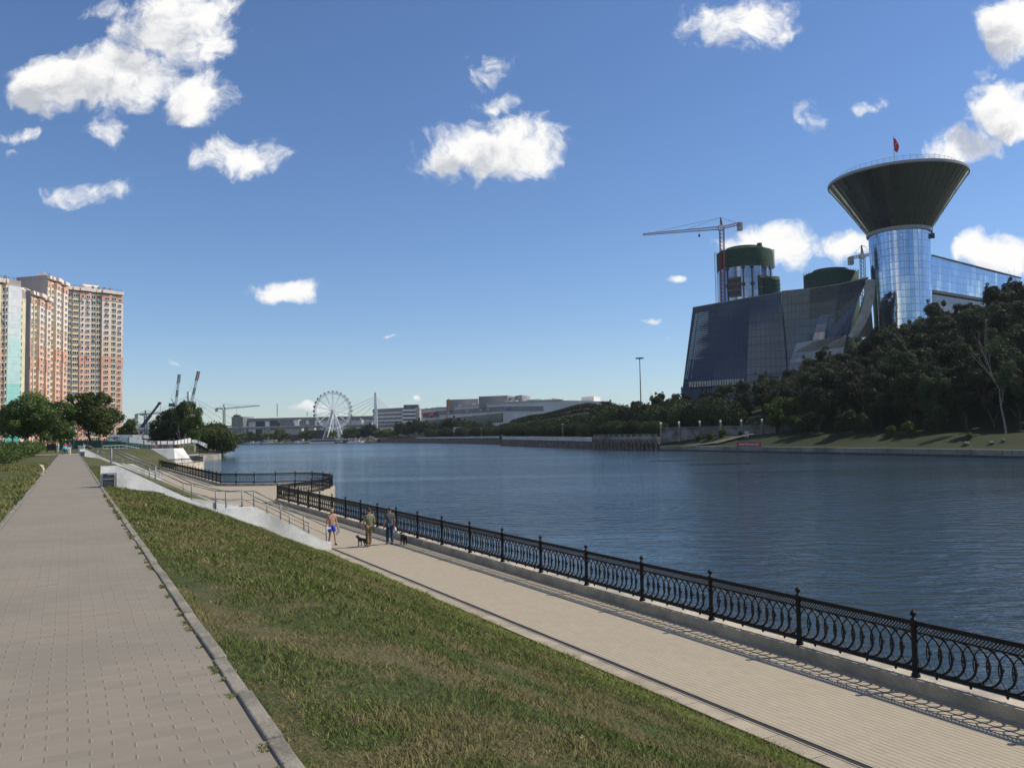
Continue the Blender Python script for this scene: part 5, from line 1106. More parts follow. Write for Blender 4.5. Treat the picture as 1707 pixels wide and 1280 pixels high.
# office building with curved glass stair
root, A, B, u, n = prismthing('office_building', 'grey office building with banded windows and a bright glass corner next to the mall', 'office building', (622, 683), (690, 682), 3, (1010, 960), 40, m_mall)
mb = MB(); zt_ = A.z
for zz in (zt_-3.4, zt_-8, zt_-12.5, zt_-17): mb.beam(Vector((*(A-n*.1)[:2], zz)), Vector((*(B-n*.1)[:2], zz)), .6, 1.9)
mb.build('window_band', m_bgl, root)
mb = MB(); mb.beam(A+Vector((0, 6, 2))+u*4, B+Vector((0, 6, 2)), 10, 4); mb.build('roof_storey', m_hall2, root)
c = PD(686, 690, 955); mb = MB(); zt_ = PD(686, 682, 955).z
for k in range(5): zz = zt_-1.4-k*4.3; mb.box((c.x-2, c.y, zz), (15, 16, 2.2), mi=0); mb.box((c.x-2, c.y, zz-2.15), (14.4, 15.4, 2.1), mi=1)
mb.box((c.x+7.5, c.y+2, (zt_+3)/2), (5, 18, zt_), mi=2); mb.box((c.x, c.y+2, zt_+2.5), (17, 12, 5), mi=1); mb.build('glass_corner', [m_white, m_bgl, M('tan_panel', (.42, .38, .34), .7, .1, .3)], root)
# mall
root = thing('shopping_mall', (*on(800, 760, 3)[:2], 3), 'long pale shopping mall with red sign letters above the grass terraces', 'mall')
ma = [PD(702, 683, 900), PD(838, 671.5, 740), PD(938, 667, 660), PD(1008, 669, 655)]
zm = [ma[0].z, ma[1].z, ma[2].z, ma[3].z]; mb = MB()
zt0 = 34.5
mpts = [(ma[0].x, ma[0].y, PD(702, 683, 900).z), (ma[1].x, ma[1].y, ma[1].z), (ma[2].x, ma[2].y, ma[2].z), (ma[3].x, ma[3].y, ma[3].z), (ma[3].x+20, ma[3].y+90, ma[3].z), (ma[0].x+50, ma[0].y+60, ma[0].z)]
fs = []
for i in range(len(mpts)):
    a, b = mpts[i], mpts[(i+1) % len(mpts)]; mb.quad((*a[:2], 3), (*b[:2], 3), b, a)
mb.add(mpts, [(0, 1, 5), (1, 2, 5), (2, 3, 4), (2, 4, 5)]); mb.build('wall', m_mall, root)
A, B = Vector(mpts[0]), Vector(mpts[1]); u = (B-A).normalized(); n = Vector((-u.y, u.x, 0)).normalized(); n = -n if n.dot(A) > 0 else n; C2 = Vector(mpts[2])
mb = MB(); mb.beam(A.lerp(B, .20)+n*.3-z*4.8, B+n*.3-z*5.2, .5, 4.2); mb.beam(B+n*.3-z*5.2, B.lerp(C2, .7)+n*.3-z*6.2, .5, 4.); mb.build('window_band', m_hall2, root)
mb = MB(); mb.beam(A.lerp(B, .03)+n*.3-z*16, B+n*.3-z*13, .5, 8); mb.build('dark_base', m_bgl, root)
mb = MB(); mb.beam(A+z*.3, B+z*.3, 1.5, 1.0); mb.beam(B+z*.3, C2+z*.3, 1.5, 1.); mb.build('parapet', m_conc, root)
sg = textmesh('VEGAS', 8.0, .4, .07); sg.materials.append(M('sign_red', (.33, .02, .035), .5, .2, .5)); p = A.lerp(B, .145)+n*1.4-z*6.6
o = inst('sign_lettering', sg, root, p-root.location); wd = max(v.co.x for v in sg.vertices)-min(v.co.x for v in sg.vertices)
uh = Vector((u.x, u.y, 0)).normalized(); o.rotation_mode = 'XYZ'; o.rotation_euler = (math.pi/2, 0, math.atan2(uh.y, uh.x)); Ls = (B-A).length*.225; o.scale = (Ls/wd, 1.0, 1)
for i, (s_, f, c_) in enumerate((('H&M', .70, m_sal), ('ZARA', .50, m_grey), ('HOME', .86, m_dgrey))):
    if i != 0: continue
m_blue = M('sign_blue', (.05, .08, .35), .5, .1, 1)
mb = MB()
for f, w_, mi in ((.40, 3.5, 0), (.62, 2.2, 1), (.78, 3.2, 0), (.86, 1.6, 0)): p = A.lerp(B, f)+n*.8-z*5; mb.beam(p-uh*w_, p+uh*w_, .3, 2., mi)
p = B.lerp(C2, .12)+n*.8-z*5.4; mb.beam(p-uh*4, p+uh*4, .3, 1.2, 2); mb.build('sign_boards', [m_conc, m_sal, m_blue], root)
for (x0, x1, yt, Y, mt, lb) in ((744, 797, 665.5, 830, m_hall2, 'wide'), (798, 846, 660, 770, m_hall2, 'tall'), (847, 858, 662, 765, m_conc, 'white'), (859, 870, 659, 755, m_hall2, 'gabled'), (875, 900, 666, 730, m_grey, 'low'), (902, 934, 665.5, 700, m_mall, 'flat'), (969, 990, 661, 690, m_mall, 'end')):
    a, b = PD(x0, yt, Y), PD(x1, yt, Y-12); mb = MB(); zz = (a.z+b.z)/2; mb.prism([tuple(a[:2]), tuple(b[:2]), (b.x+8, b.y+25), (a.x+8, a.y+25)], zz-11, zz); mb.build('roof_block', mt, root)
for k in range(26): f = random.random(); mb = MB(); p = (A.lerp(B, f) if k % 2 else B.lerp(C2, f))-n*random.uniform(3, 8)+z*.8; mb.box(p, (random.uniform(1.5, 4), 2, random.uniform(1, 2.6)), random.random()); mb.build('roof_unit', m_conc, root)
# orange boom lift before the mall
p = PD(742, 697, 800); t_ = PD(748, 665, 800); root = thing('boom_lift', (p.x, p.y, 12), 'orange boom of a crane truck standing before the mall wall', 'crane')
mb = MB(); mb.beam((p.x, p.y, 12), t_, 1.3, 1.3); mb.build('boom', M('orange_paint', (.5, .19, .04), .5, .1, 1), root); mb = MB(); mb.box((p.x-2, p.y, 11), (9, 3, 3)); mb.build('carrier', m_grey, root)
# paved ramp at the terrace top and sign frame, tall mast
q0 = [(.093, 185), (.099, 197), (.108, 205)]; mb = MB()
for (b0, d0), (b1, d1) in zip(q0, q0[1:]): a, c = Q(b0, d0), Q(b1, d1); a2, c2 = Q(b0+.012, d0), Q(b1+.012, d1); mb.quad((*a, hill(b0, d0)+.4), (*a2, hill(b0, d0)+.4), (*c2, hill(b1, d1)+.4), (*c, hill(b1, d1)+.4))
tag(mb.build('terrace_path', m_kerb), kind='structure')
bt, tt0 = PD(1068, 660, 470), PD(1064, 598, 470); root = thing('floodlight_mast', (bt.x, bt.y, 10), 'tall thin floodlight mast rising over the willows left of the glass block', 'mast')
mb = MB(); mb.cyl((bt.x, bt.y, 10), (bt.x, bt.y, tt0.z), .42, .22, 8); mb.build('pole', m_cgr, root); mb = MB(); mb.lathe([(0, tt0.z-.1), (2.4, tt0.z), (2.6, tt0.z+.4), (0, tt0.z+.8)], 12, (bt.x, bt.y, 0)); mb.build('lamp_ring', m_dgrey, root)
p = Vector((*Q(-.067, 3), 0)); root = thing('sign_frame', (p.x, p.y, 4.8), 'grey square sign frame standing on the far quay', 'sign')
mb = MB(); mb.box((p.x, p.y, 10.5), (6, .3, 4)); mb.build('panel', m_conc, root); mb = MB()
for s_ in (-2.6, 0, 2.6): mb.beam((p.x+s_, p.y+.3, 4.5), (p.x+s_, p.y+.3, 12.5), .3)
mb.build('frame', m_grey, root)
for b, lab in ((-.038, 'lamp post on the deck near the middle of the far quay'), (.06, 'lamp post on the broad white deck left of the pile quay')):
    p = Vector((*Q(b, 2), 0)); root = thing('lamp_post', (p.x, p.y, 5), lab, 'lamp post'); mb = MB(); mb.cyl((p.x, p.y, 5), (p.x, p.y, 10.5), .13, .09, 6); mb.build('pole', m_grey, root); mb = MB(); mb.box((p.x, p.y, 10.6), (1.1, .4, .3)); mb.build('lamp', m_white, root)
# boats
def boat(x, Y, L, lab, cabin=True):
    p = on(x, Y, 0); root = thing('motor_boat', p, lab, 'boat'); mb = MB(); h = L*.16; w_ = L*.17
    mb.add([(-L/2, -w_, .1), (L*.3, -w_, .1), (L/2, 0, .3), (L*.3, w_, .1), (-L/2, w_, .1), (-L/2, -w_*1.1, h), (L*.28, -w_*1.1, h), (L*.56, 0, h*1.25), (L*.28, w_*1.1, h), (-L/2, w_*1.1, h)], [(0, 1, 6, 5), (1, 2, 7, 6), (2, 3, 8, 7), (3, 4, 9, 8), (4, 0, 5, 9), (5, 6, 7, 8, 9)])
    inst('hull', mb.mesh('hull', m_white), root); mb = MB(); mb.box((-L*.08, 0, h+L*.07), (L*.42, w_*1.5, L*.14), mi=0); mb.box((-L*.08, 0, h+L*.085), (L*.43, w_*1.52, L*.05), mi=1); inst('cabin', mb.mesh('cabin', [m_white, m_bgl]), root); return root
bl = [(394, 13), (402, 9), (412, 8), (421, 10), (433, 11), (446, 10), (453, 12), (462, 8), (471, 8), (482, 7), (496, 10), (505, 11), (585, 8), (597, 12)]
for x, L in bl:
    Y = 868+(555-x)*.82-9 if x < 560 else 868-(x-555)*.7-8; boat(x, Y, L, 'small white motor boat moored along the far shore')['group'] = 'small boats at the far shore'
p = on(543, 872, 0); root = thing('river_ship', p, 'long white excursion ship moored under the ferris wheel', 'ship'); Ls = 34
mb = MB(); mb.add([(-Ls/2, -3, 0), (Ls*.42, -3, 0), (Ls/2, 0, 0), (Ls*.42, 3, 0), (-Ls/2, 3, 0), (-Ls/2, -3.2, 1.8), (Ls*.42, -3.2, 1.8), (Ls*.54, 0, 2.1), (Ls*.42, 3.2, 1.8), (-Ls/2, 3.2, 1.8)], [(0, 1, 6, 5), (1, 2, 7, 6), (2, 3, 8, 7), (3, 4, 9, 8), (4, 0, 5, 9), (5, 6, 7, 8, 9)]); inst('hull', mb.mesh('hull', m_white), root)
mb = MB(); mb.box((-1, 0, 2.7), (Ls*.8, 5.4, 1.9), mi=1); mb.box((-2, 0, 3.95), (Ls*.82, 6, .5), mi=0); mb.box((4, 0, 5.1), (Ls*.3, 4.6, 1.6), mi=1); mb.box((4, 0, 6.1), (Ls*.34, 5, .3), mi=0); inst('superstructure', mb.mesh('superstructure', [m_white, m_bgl]), root)
p = on(572, 868, 0); root = thing('pontoon', p, 'low dark pontoon right of the white excursion ship', 'pontoon'); mb = MB(); mb.box((0, 0, .6), (17, 5, 1.2)); inst('float', mb.mesh('float', m_dgrey), root); mb = MB(); mb.box((0, 0, 4.3), (14, 4, .4))
for k in range(5): mb.beam((-6.5+3.2*k, -1.8, 1.2), (-6.5+3.2*k, -1.8, 4.2), .3)
inst('canopy', mb.mesh('canopy', m_hall), root)
# distant wooded horizon
def faroff(name, x0, x1, Y, z0, h, n, seed):
    lob = []
    for k in range(n): x = x0+(x1-x0)*random.random(); p = on(x, Y+random.uniform(-40, 40), 0); q = h*random.uniform(.35, .7); lob.append((p.x, p.y, z0+q*random.uniform(.3, 1), q*1.6, q*1.6, q))
    V, Fq, t = crown(lob, 9000, 2.4, .7); o = bpy.data.objects.new(name, npmesh(name, V, Fq, m_lf2, t)); COL.objects.link(o); tag(o, 'far-off woodland forming a low dark line on the horizon', 'woodland', kind='stuff')
faroff('distant_woodland', -60, 420, 1350, 3, 17, 120, 1)
mb = MB(); 
for i, (x, y, Y) in enumerate(((249, 704, 1500), (237, 706, 1500), (270, 706, 1500))):
    A = PD(x, y, Y); root = thing('distant_block', (A.x, A.y, 3), ['white distant high-rise beyond the mobile crane', 'greyish distant high-rise left of the mobile crane', 'low distant block right of the mobile crane'][i], 'building')
    mb = MB(); mb.box((A.x, A.y, (A.z+3)/2), (9, 9, A.z-3)); mb.build('wall', m_white if i == 0 else m_hall, root); mb = MB()
    for k in range(6): mb.box((A.x, A.y-4.6, 6+k*(A.z-6)/6.5), (8, .2, 1.2))
    mb.build('window_bands', m_bgl, root)
# ================================================================ STAIR WALLS, BINS, HOARDINGS
m_stair = M('stair_concrete_white', (.68, .68, .66), .85, .24, .55, .3, 12); m_rail = M('rail_grey', (.2, .205, .21), .5, .1, 5, metal=.4)
def stair(s0, k, lab, lab2, labbin):
    def sl(t): return s0+(t-1.2)*.27
    TP = [(1.03, 5.88), (1.62, 5.88), (4.6, 4.27), (5.5, 3.86), (5.8, 3.95), (7.0, 3.9), (10.3, 2.1), (10.62, 2.02)]
    root = thing('stair_wall', W(sl(1.2), 1.2, ZQ), lab, 'wall')
    mb = MB()
    for (a, za), (b, zb_) in zip(TP, TP[1:]):
        q = [W(sl(a), a), W(sl(b), b), W(sl(b)+.3, b), W(sl(a)+.3, a)]
        mb.add([(p.x, p.y, 1.2) for p in q]+[(q[0].x, q[0].y, za), (q[1].x, q[1].y, zb_), (q[2].x, q[2].y, zb_), (q[3].x, q[3].y, za)], [(0, 1, 5, 4), (1, 2, 6, 5), (2, 3, 7, 6), (3, 0, 4, 7), (4, 5, 6, 7)])
    mb.build('wall', m_stair, root)
    fz = lambda t: np.interp(t, [q[0] for q in TP], [q[1] for q in TP])
    def rail(ds, dz, pos, nm):
        mb = MB(); hts = []
        for t in pos:
            p = W(sl(t)+ds, t, fz(t)+dz); mb.cyl(p-Vector((0, 0, .5 if ds else 0)), p+Vector((0, 0, .68)), .032, n=8); hts.append(p)
        for a, b in zip(hts, hts[1:]): mb.cyl(a+Vector((0, 0, .68)), b+Vector((0, 0, .68)), .026, n=6); mb.cyl(a+Vector((0, 0, .3)), b+Vector((0, 0, .3)), .016, n=6)
        return mb.build(nm, m_rail, root, True)
    rail(.12, 0, (1.4, 3.0, 4.4, 5.8, 7.0, 8.2, 9.3, 10.4), 'handrail'); rail(2.9, -.12, (1.5, 3.0, 4.4, 5.8, 7.0, 8.2, 9.3, 10.3), 'handrail')
    mb = MB(); pr = [(1.3, 5.1), (4.6, 4.05), (5.9, 3.75), (7.0, 3.55), (10.4, 1.95)]
    for (a, za), (b, zb_) in zip(pr, pr[1:]): mb.beam(W(sl(a)+3.05, a, za), W(sl(b)+3.05, b, zb_), .22, .38)
    for (a, za), (b, zb_) in zip(pr, pr[1:]): mb.beam(W(sl(a)+5.4, a, za), W(sl(b)+5.4, b, zb_), .22, .3)
    mb.build('side_kerb', m_stair, root)
    mb = MB(); n_ = 22
    for i in range(n_): t = 1.5+8.9*(i+.5)/n_; z_ = 5.05-(5.05-1.75)*(i+.5)/n_; mb.box(W(sl(t)+4.25, t, z_-.3), (2.1, 8.9/n_+.02, .6), PATH_ANG)
    mb.build('steps', m_kerb, root)
    p = W(s0-.2, 1.32, ZP-.06); root = thing('litter_bin', p, labbin, 'litter bin', rz=PATH_ANG-math.pi/2)
    mb = MB(); mb.box((0, 0, .27), (.36, .34, .5)); inst('body', mb.mesh('body', m_grey), root)
    mb = MB()
    for x_ in (-.23, .23): mb.box((x_, 0, .28), (.035, .4, .56))
    for z_, h_ in ((.57, .035), (.02, .035), (.37, .04)): mb.box((0, 0, z_), (.46, .4, h_))
    inst('frame', mb.mesh('frame', m_steel), root)
    mb = MB(); mb.box((0, -.172, .46), (.34, .02, .11)); mb.box((0, -.172, .2), (.32, .02, .25)); inst('openings', mb.mesh('openings', m_dgrey), root)
stair(35.2, 0, 'nearer white concrete stair wall with steel handrails running down the grass slope', '', 'nearer grey steel litter bin against the start of the stair wall')
stair(112., 1, 'farther white concrete stair wall with handrails at the far end of the upper path', '', 'farther grey steel litter bin at the far end of the upper path')
def hoarding(label, pts, mat, post=3., nm='hoarding', frame=None):
    root = thing(nm, pts[0][0], label, 'fence'); mb = MB(); m2 = MB()
    for (p, z0, z1), (q, y0, y1) in zip([(Vector(a), b, c) for a, b, c in pts], [(Vector(a), b, c) for a, b, c in pts][1:]):
        a0, a1, b0, b1 = Vector((p.x, p.y, z0)), Vector((p.x, p.y, z1)), Vector((q.x, q.y, y0)), Vector((q.x, q.y, y1)); d_ = (b0-a0); d_.z = 0; d_.normalize(); nn = Vector((-d_.y, d_.x, 0))*.04
        mb.add([a0-nn, b0-nn, b1-nn, a1-nn, a0+nn, b0+nn, b1+nn, a1+nn], [(0, 1, 2, 3), (7, 6, 5, 4), (3, 2, 6, 7), (0, 3, 7, 4), (1, 5, 6, 2)])
        k = max(1, int((b0-a0).length/post))
        for i in range(k+1): f = i/k; m2.beam(a0.lerp(b0, f)-nn*3, a1.lerp(b1, f)-nn*3+Vector((0, 0, .1)), .12)
    mb.build('panels', mat, root); m2.build('posts', frame or m_grey, root); return root
def h_(x, yt, yb, Y): a, b = PD(x, yt, Y), PD(x, yb, Y); return ((a.x, a.y, b.z), b.z, a.z)
hoarding('long dark green mesh hoarding on the left bank behind the spreading tree', [h_(100, 734, 750, 225), h_(170, 734, 746, 226), h_(210, 737, 748, 228), h_(250, 741.5, 750, 232)], M('hoarding_green', (.025, .075, .055), .8, .25, .6, .2, 4))
m_pic = bpy.data.materials.new('printed_banner'); m_pic.use_nodes = True; t = NT(m_pic.node_tree); pos = t.node('ShaderNodeNewGeometry').outputs['Position']
vo = t.node('ShaderNodeTexNoise'); vo.inputs['Scale'].default_value = .33; t.l.new(pos, vo.inputs['Vector']); c_ = t.mix(t.ss(vo.outputs[0], .46, .54), (.42, .47, .52), (.10, .10, .11)); c_ = t.mix(t.ss(t.noise(pos, .9, 2), .5, .65), c_, (.5, .55, .58)); t.l.new(c_, t.n['Principled BSDF'].inputs['Base Color'])
hoarding('fence of printed construction banners behind the dark green hoarding', [h_(178, 728, 737, 250), h_(215, 728, 738, 252), h_(240, 733, 741, 255), h_(262, 735.5, 742, 258)], m_pic)
hoarding('white hoarding with openings under the birches', [h_(257, 735, 741, 262), h_(290, 735, 741, 266), h_(318, 730, 738, 275)], m_white, 1.8, frame=m_dgrey)
hoarding('grey curved banner fence running down to the willow bushes', [h_(310, 731, 735, 280), h_(330, 734, 739, 284), h_(345, 740, 747, 290)], m_pic)
hoarding('long plain white hoarding at the foot of the pink towers', [h_(184, 724.5, 730, 300), h_(220, 724.5, 730, 302), h_(257, 725.5, 731, 306)], m_white)
# spoil heap
mb = MB(); p = on(268, 290, 3.4); bm = bmesh.new(); bmesh.ops.create_icosphere(bm, subdivisions=3, radius=1)
for v in bm.verts: v.co = Vector((v.co.x*7*random.uniform(.9, 1.1), v.co.y*4, max(-.3, v.co.z*2.6*random.uniform(.8, 1.15))))
me = bpy.data.meshes.new('spoil_heap'); bm.to_mesh(me); bm.free(); me.materials.append(M('bare_earth', (.24, .13, .075), .95, .3, .8, .5, 3)); o = bpy.data.objects.new('spoil_heap', me); COL.objects.link(o); o.location = p; tag(o, 'heap of brown earth behind the banner fence', 'earth heap')
# crest handrail on the far bank
root = thing('handrail', PD(172, 746, 165), 'pale blue handrail on the crest of the far bank slope', 'handrail'); mb = MB(); hp = [PD(172, 743, 165), PD(205, 742, 170), PD(222, 745, 172), PD(246, 751, 178)]
for a, b in zip(hp, hp[1:]):
    mb.beam(a, b, .12); mb.beam(a-Vector((0, 0, .55)), b-Vector((0, 0, .55)), .08); k = 5
    for i in range(k): q = a.lerp(b, i/k); mb.beam(q, q-Vector((0, 0, 1.1)), .08)
mb.build('rail', M('rail_blue', (.32, .44, .44), .5, .1, 1), root)
# information board and small post left of the path end
p = on(86, 138, ZP); root = thing('notice_board', p, 'dark framed notice board with an orange brown top beside the hedge end', 'sign')
mb = MB(); mb.box((0, 0, .85), (1.3, .1, 1.1)); inst('board', mb.mesh('board', m_dgrey), root); mb = MB(); mb.box((0, 0, 1.62), (1.6, .3, .3)); inst('top', mb.mesh('top', M('board_orange', (.42, .2, .07), .6, .2, 2)), root); mb = MB()
for x_ in (-.7, .7): mb.box((x_, 0, .8), (.12, .12, 1.6))
inst('leg', mb.mesh('leg', m_dgrey), root)
p = on(96, 136, ZP); root = thing('young_tree', p, 'whitewashed slim tree trunk beside the notice board', 'tree'); mb = MB(); mb.cyl((0, 0, 0), (0, 0, 2.2), .16, .12, 8); inst('trunk', mb.mesh('trunk', m_birch), root); V, Fq, tq = crown([(0, 0, 3.4, 1.3, 1.3, 1.5)], 900, .16, .4); inst('crown', npmesh('crown', V, Fq, m_lf, tq), root)
p = on(136, 122, ZP); root = thing('stone_pedestal', p, 'small white square pedestal at the far end of the upper path', 'pedestal'); mb = MB(); mb.box((0, 0, .5), (.7, .5, 1.0)); mb.box((0, 0, 1.05), (.85, .65, .1)); inst('block', mb.mesh('block', m_white), root)
# driftwood-like weed streaks on the water
def weed(x, y, L, seed):
    c = G(x, y, .02); V = []; T = []
    for k in range(420):
        f = random.gauss(0, .38); px_, py_ = c.x+f*L, c.y+random.gauss(0, .07)*L*(1-abs(f)*.6); r = random.uniform(.12, .4); a = random.uniform(0, 3.14); o0 = len(V); zz = random.uniform(.01, .07)
        V += [(px_+math.cos(a)*r, py_+math.sin(a)*r, zz), (px_-math.sin(a)*r*.5, py_+math.cos(a)*r*.5, zz+.03), (px_-math.cos(a)*r, py_-math.sin(a)*r, zz), (px_+math.sin(a)*r*.5, py_-math.cos(a)*r*.5, zz)]; T.append((o0, o0+1, o0+2, o0+3))
    o = bpy.data.objects.new('floating_weed', npmesh('floating_weed', np.array(V), np.array(T), m_lf2, np.full(len(V), .1))); COL.objects.link(o); return o
tag(weed(1115, 768, 7, 1), 'smaller dark patch of floating weed off the pile quay', 'weed patch', kind='stuff'); tag(weed(1207, 773, 11, 2), 'longer dark patch of floating weed below the red banner', 'weed patch', kind='stuff')
# ================================================================ PEOPLE AND DOGS
def skin(name, verts, edges, mat, root=0, sub=2):
    me = bpy.data.meshes.new(name+'_cage'); me.from_pydata([v[0] for v in verts], [], []) if not edges else me.from_pydata([v[0] for v in verts], edges, [])
    o = bpy.data.objects.new(name, me); COL.objects.link(o); m = o.modifiers.new('skin', 'SKIN'); m.use_smooth_shade = True
    for i, v in enumerate(verts):
        r = v[1]; sv = me.skin_vertices[0].data[i]; sv.radius = (r, r) if not isinstance(r, tuple) else r; sv.use_root = (i == root)
    s = o.modifiers.new('s', 'SUBSURF'); s.levels = sub; s.render_levels = sub; bpy.context.view_layer.update()
    res = bpy.data.meshes.new_from_object(o.evaluated_get(bpy.context.evaluated_depsgraph_get())); res.name = name; bpy.data.objects.remove(o); bpy.data.meshes.remove(me)
    res.materials.clear(); res.materials.append(mat); return res
m_skin = M('skin', (.50, .27, .18), .6, .12, 8); m_hair = M('hair_brown', (.07, .04, .025), .8, .3, 20); m_hairg = M('hair_grey', (.4, .39, .37), .8, .2, 20); m_shoe = M('shoe_dark', (.025, .022, .02), .6, .3, 10); m_eye = M('eye_dark', (.02, .015, .012), .3)
def person(label, pos, yaw, H, la, ra, ll, rl, top, bot, hair, short_bot=False, shirtless=False, shoe=None, top2=None):
    """la/ra: (elbow, wrist) offsets; ll/rl: (knee, ankle); all x,y,z for a 1.78 m figure facing +y"""
    k = H/1.78; root = thing('person', pos, label, 'person', rz=yaw)
    J = dict(pel=(0, 0, .96), sp=(0, .0, 1.13), ch=(0, .01, 1.33), nb=(0, 0, 1.47), nk=(0, .01, 1.53), hd=(0, .025, 1.61), hd2=(0, .02, 1.69), tp=(0, .01, 1.745), ls=(-.175, 0, 1.42), rs=(.175, 0, 1.42), lh=(-.085, 0, .92), rh=(.085, 0, .92))
    J.update(le=la[0], lw=la[1], re=ra[0], rw=ra[1], lk=ll[0], lan=ll[1], rk=rl[0], ran=rl[1])
    names = ['pel', 'sp', 'ch', 'nb', 'nk', 'hd', 'hd2', 'tp', 'ls', 'rs', 'lh', 'rh', 'le', 'lw', 're', 'rw', 'lk', 'lan', 'rk', 'ran']
    R_ = dict(pel=(.15, .115), sp=(.145, .105), ch=(.165, .11), nb=(.09, .07), nk=.052, hd=(.072, .085), hd2=(.078, .095), tp=(.05, .06), ls=.062, rs=.062, lh=.092, rh=.092, le=.043, re=.043, lw=.029, rw=.029, lk=.058, rk=.058, lan=.038, ran=.038)
    E_ = [('pel', 'sp'), ('sp', 'ch'), ('ch', 'nb'), ('nb', 'nk'), ('nk', 'hd'), ('hd', 'hd2'), ('hd2', 'tp'), ('ch', 'ls'), ('ch', 'rs'), ('ls', 'le'), ('le', 'lw'), ('rs', 're'), ('re', 'rw'), ('pel', 'lh'), ('pel', 'rh'), ('lh', 'lk'), ('lk', 'lan'), ('rh', 'rk'), ('rk', 'ran')]
    V = [(tuple(c*k for c in J[n]), (tuple(q*k for q in R_[n]) if isinstance(R_[n], tuple) else R_[n]*k)) for n in names]; Ed = [(names.index(a), names.index(b)) for a, b in E_]
    def addv(p, r, frm): V.append((tuple(c*k for c in p), r*k)); Ed.append((frm, len(V)-1)); return len(V)-1
    for sd_, w_ in ((-1, 'lw'), (1, 'rw')):
        wv = Vector(J[w_]); ev = Vector(J['le' if sd_ < 0 else 're']); d_ = (wv-ev).normalized(); pm_ = wv+d_*.07; ip = addv(pm_, .036, names.index(w_))
        f = Vector((0, 1, 0)); f = (f-d_*f.dot(d_)).normalized()
        for i, (o_, L_) in enumerate(((-.033, .075), (-.011, .088), (.011, .082), (.033, .064))):
            q = pm_+f*o_+d_*.04; a_ = addv(q, .010, ip); q2 = q+d_*L_*.5; b_ = addv(q2, .009, a_); addv(q2+d_*L_*.4+Vector((-sd_*.02, 0, 0)), .0075, b_)
        q = pm_+f*.045-d_*.01; a_ = addv(q, .011, ip); addv(q+f*.02+d_*.045, .009, a_)
    for a_, knee in (('lan', 'lk'), ('ran', 'rk')):
        p = Vector(J[a_]); h = addv(p+Vector((0, -.03, -.045)), .036, names.index(a_)); addv(p+Vector((0, .15, -.05)), .03, h)
    ih = names.index('hd'); addv((0, .125, 1.625), .014, ih)
    for s_ in (-1, 1): addv((s_*.085, .01, 1.63), .016, ih)
    inst('body', skin('body', V, Ed, m_skin), root)
    def garment(nm, ns, es, mat, g=.016, over={}):
        vv = []
        for n in ns:
            r = R_[n] if n in R_ else .04; r = over.get(n, r); r = tuple((q+g)*k for q in r) if isinstance(r, tuple) else (r+g)*k; vv.append((tuple(c*k for c in (J[n])), r))
        return inst(nm, skin(nm, vv, [(ns.index(a), ns.index(b)) for a, b in es], mat), root)
    J['l3'] = tuple(Vector(J['ls']).lerp(Vector(J['le']), .8)); J['r3'] = tuple(Vector(J['rs']).lerp(Vector(J['re']), .8)); R_['l3'] = R_['r3'] = .052; J['pl'] = (0, 0, .90); R_['pl'] = (.16, .12)
    if not shirtless: garment('shirt', ['pl', 'sp', 'ch', 'nb', 'ls', 'rs', 'l3', 'r3'], [('pl', 'sp'), ('sp', 'ch'), ('ch', 'nb'), ('ch', 'ls'), ('ch', 'rs'), ('ls', 'l3'), ('rs', 'r3')], top, .02)
    if short_bot:
        J['l4'] = tuple(Vector(J['lh']).lerp(Vector(J['lk']), .8)); J['r4'] = tuple(Vector(J['rh']).lerp(Vector(J['rk']), .8)); R_['l4'] = R_['r4'] = .085; J['wa'] = (0, 0, 1.03); R_['wa'] = (.145, .105)
        garment('shorts', ['wa', 'pel', 'lh', 'rh', 'l4', 'r4'], [('wa', 'pel'), ('pel', 'lh'), ('pel', 'rh'), ('lh', 'l4'), ('rh', 'r4')], bot, .018)
    else: garment('trousers', ['pel', 'lh', 'rh', 'lk', 'rk', 'lan', 'ran'], [('pel', 'lh'), ('pel', 'rh'), ('lh', 'lk'), ('rh', 'rk'), ('lk', 'lan'), ('rk', 'ran')], bot, .017, {'lan': .052, 'ran': .052, 'lk': .066, 'rk': .066})
    mb = MB(); bm = bmesh.new(); bmesh.ops.create_icosphere(bm, subdivisions=3, radius=1)
    bmesh.ops.delete(bm, geom=[v for v in bm.verts if v.co.z < -.12+.6*v.co.y], context='VERTS')
    for v in bm.verts: v.co = Vector((v.co.x*.094, v.co.y*.108+.012, v.co.z*.105+1.665))*k
    me = bpy.data.meshes.new('hair'); bm.to_mesh(me); bm.free(); me.materials.append(hair); me.polygons.foreach_set('use_smooth', [True]*len(me.polygons)); h_o = inst('hair', me, root); so_ = h_o.modifiers.new('s', 'SOLIDIFY'); so_.thickness = .012
    mb = MB()
    for s_ in (-1, 1): mb.lathe([(0, -.011), (.009, -.004), (.009, .004), (0, .011)], 6, Vector((s_*.032, .108, 1.645))*k)
    mb.box(Vector((0, .108, 1.575))*k, (.04, .012, .008)); inst('face_features', mb.mesh('face_features', m_eye), root)
    for a_ in ('lan', 'ran'):
        p = Vector(J[a_]); me = skin('shoe', [(tuple((p+Vector((0, -.045, -.035)))*k), .046*k), (tuple((p+Vector((0, .05, -.045)))*k), .044*k), (tuple((p+Vector((0, .155, -.055)))*k), .034*k)], [(0, 1), (1, 2)], shoe or m_shoe, 1, 1); inst('shoe', me, root)
    return root
away = math.atan2(D.y, D.x)-math.pi/2
relax = lambda s, f, b=0.: ((s*.25, -.03+f*.5, 1.14), (s*.27, .05+f, .90+b))
def gp(x, y): p = G(x, y, ZQ); return p
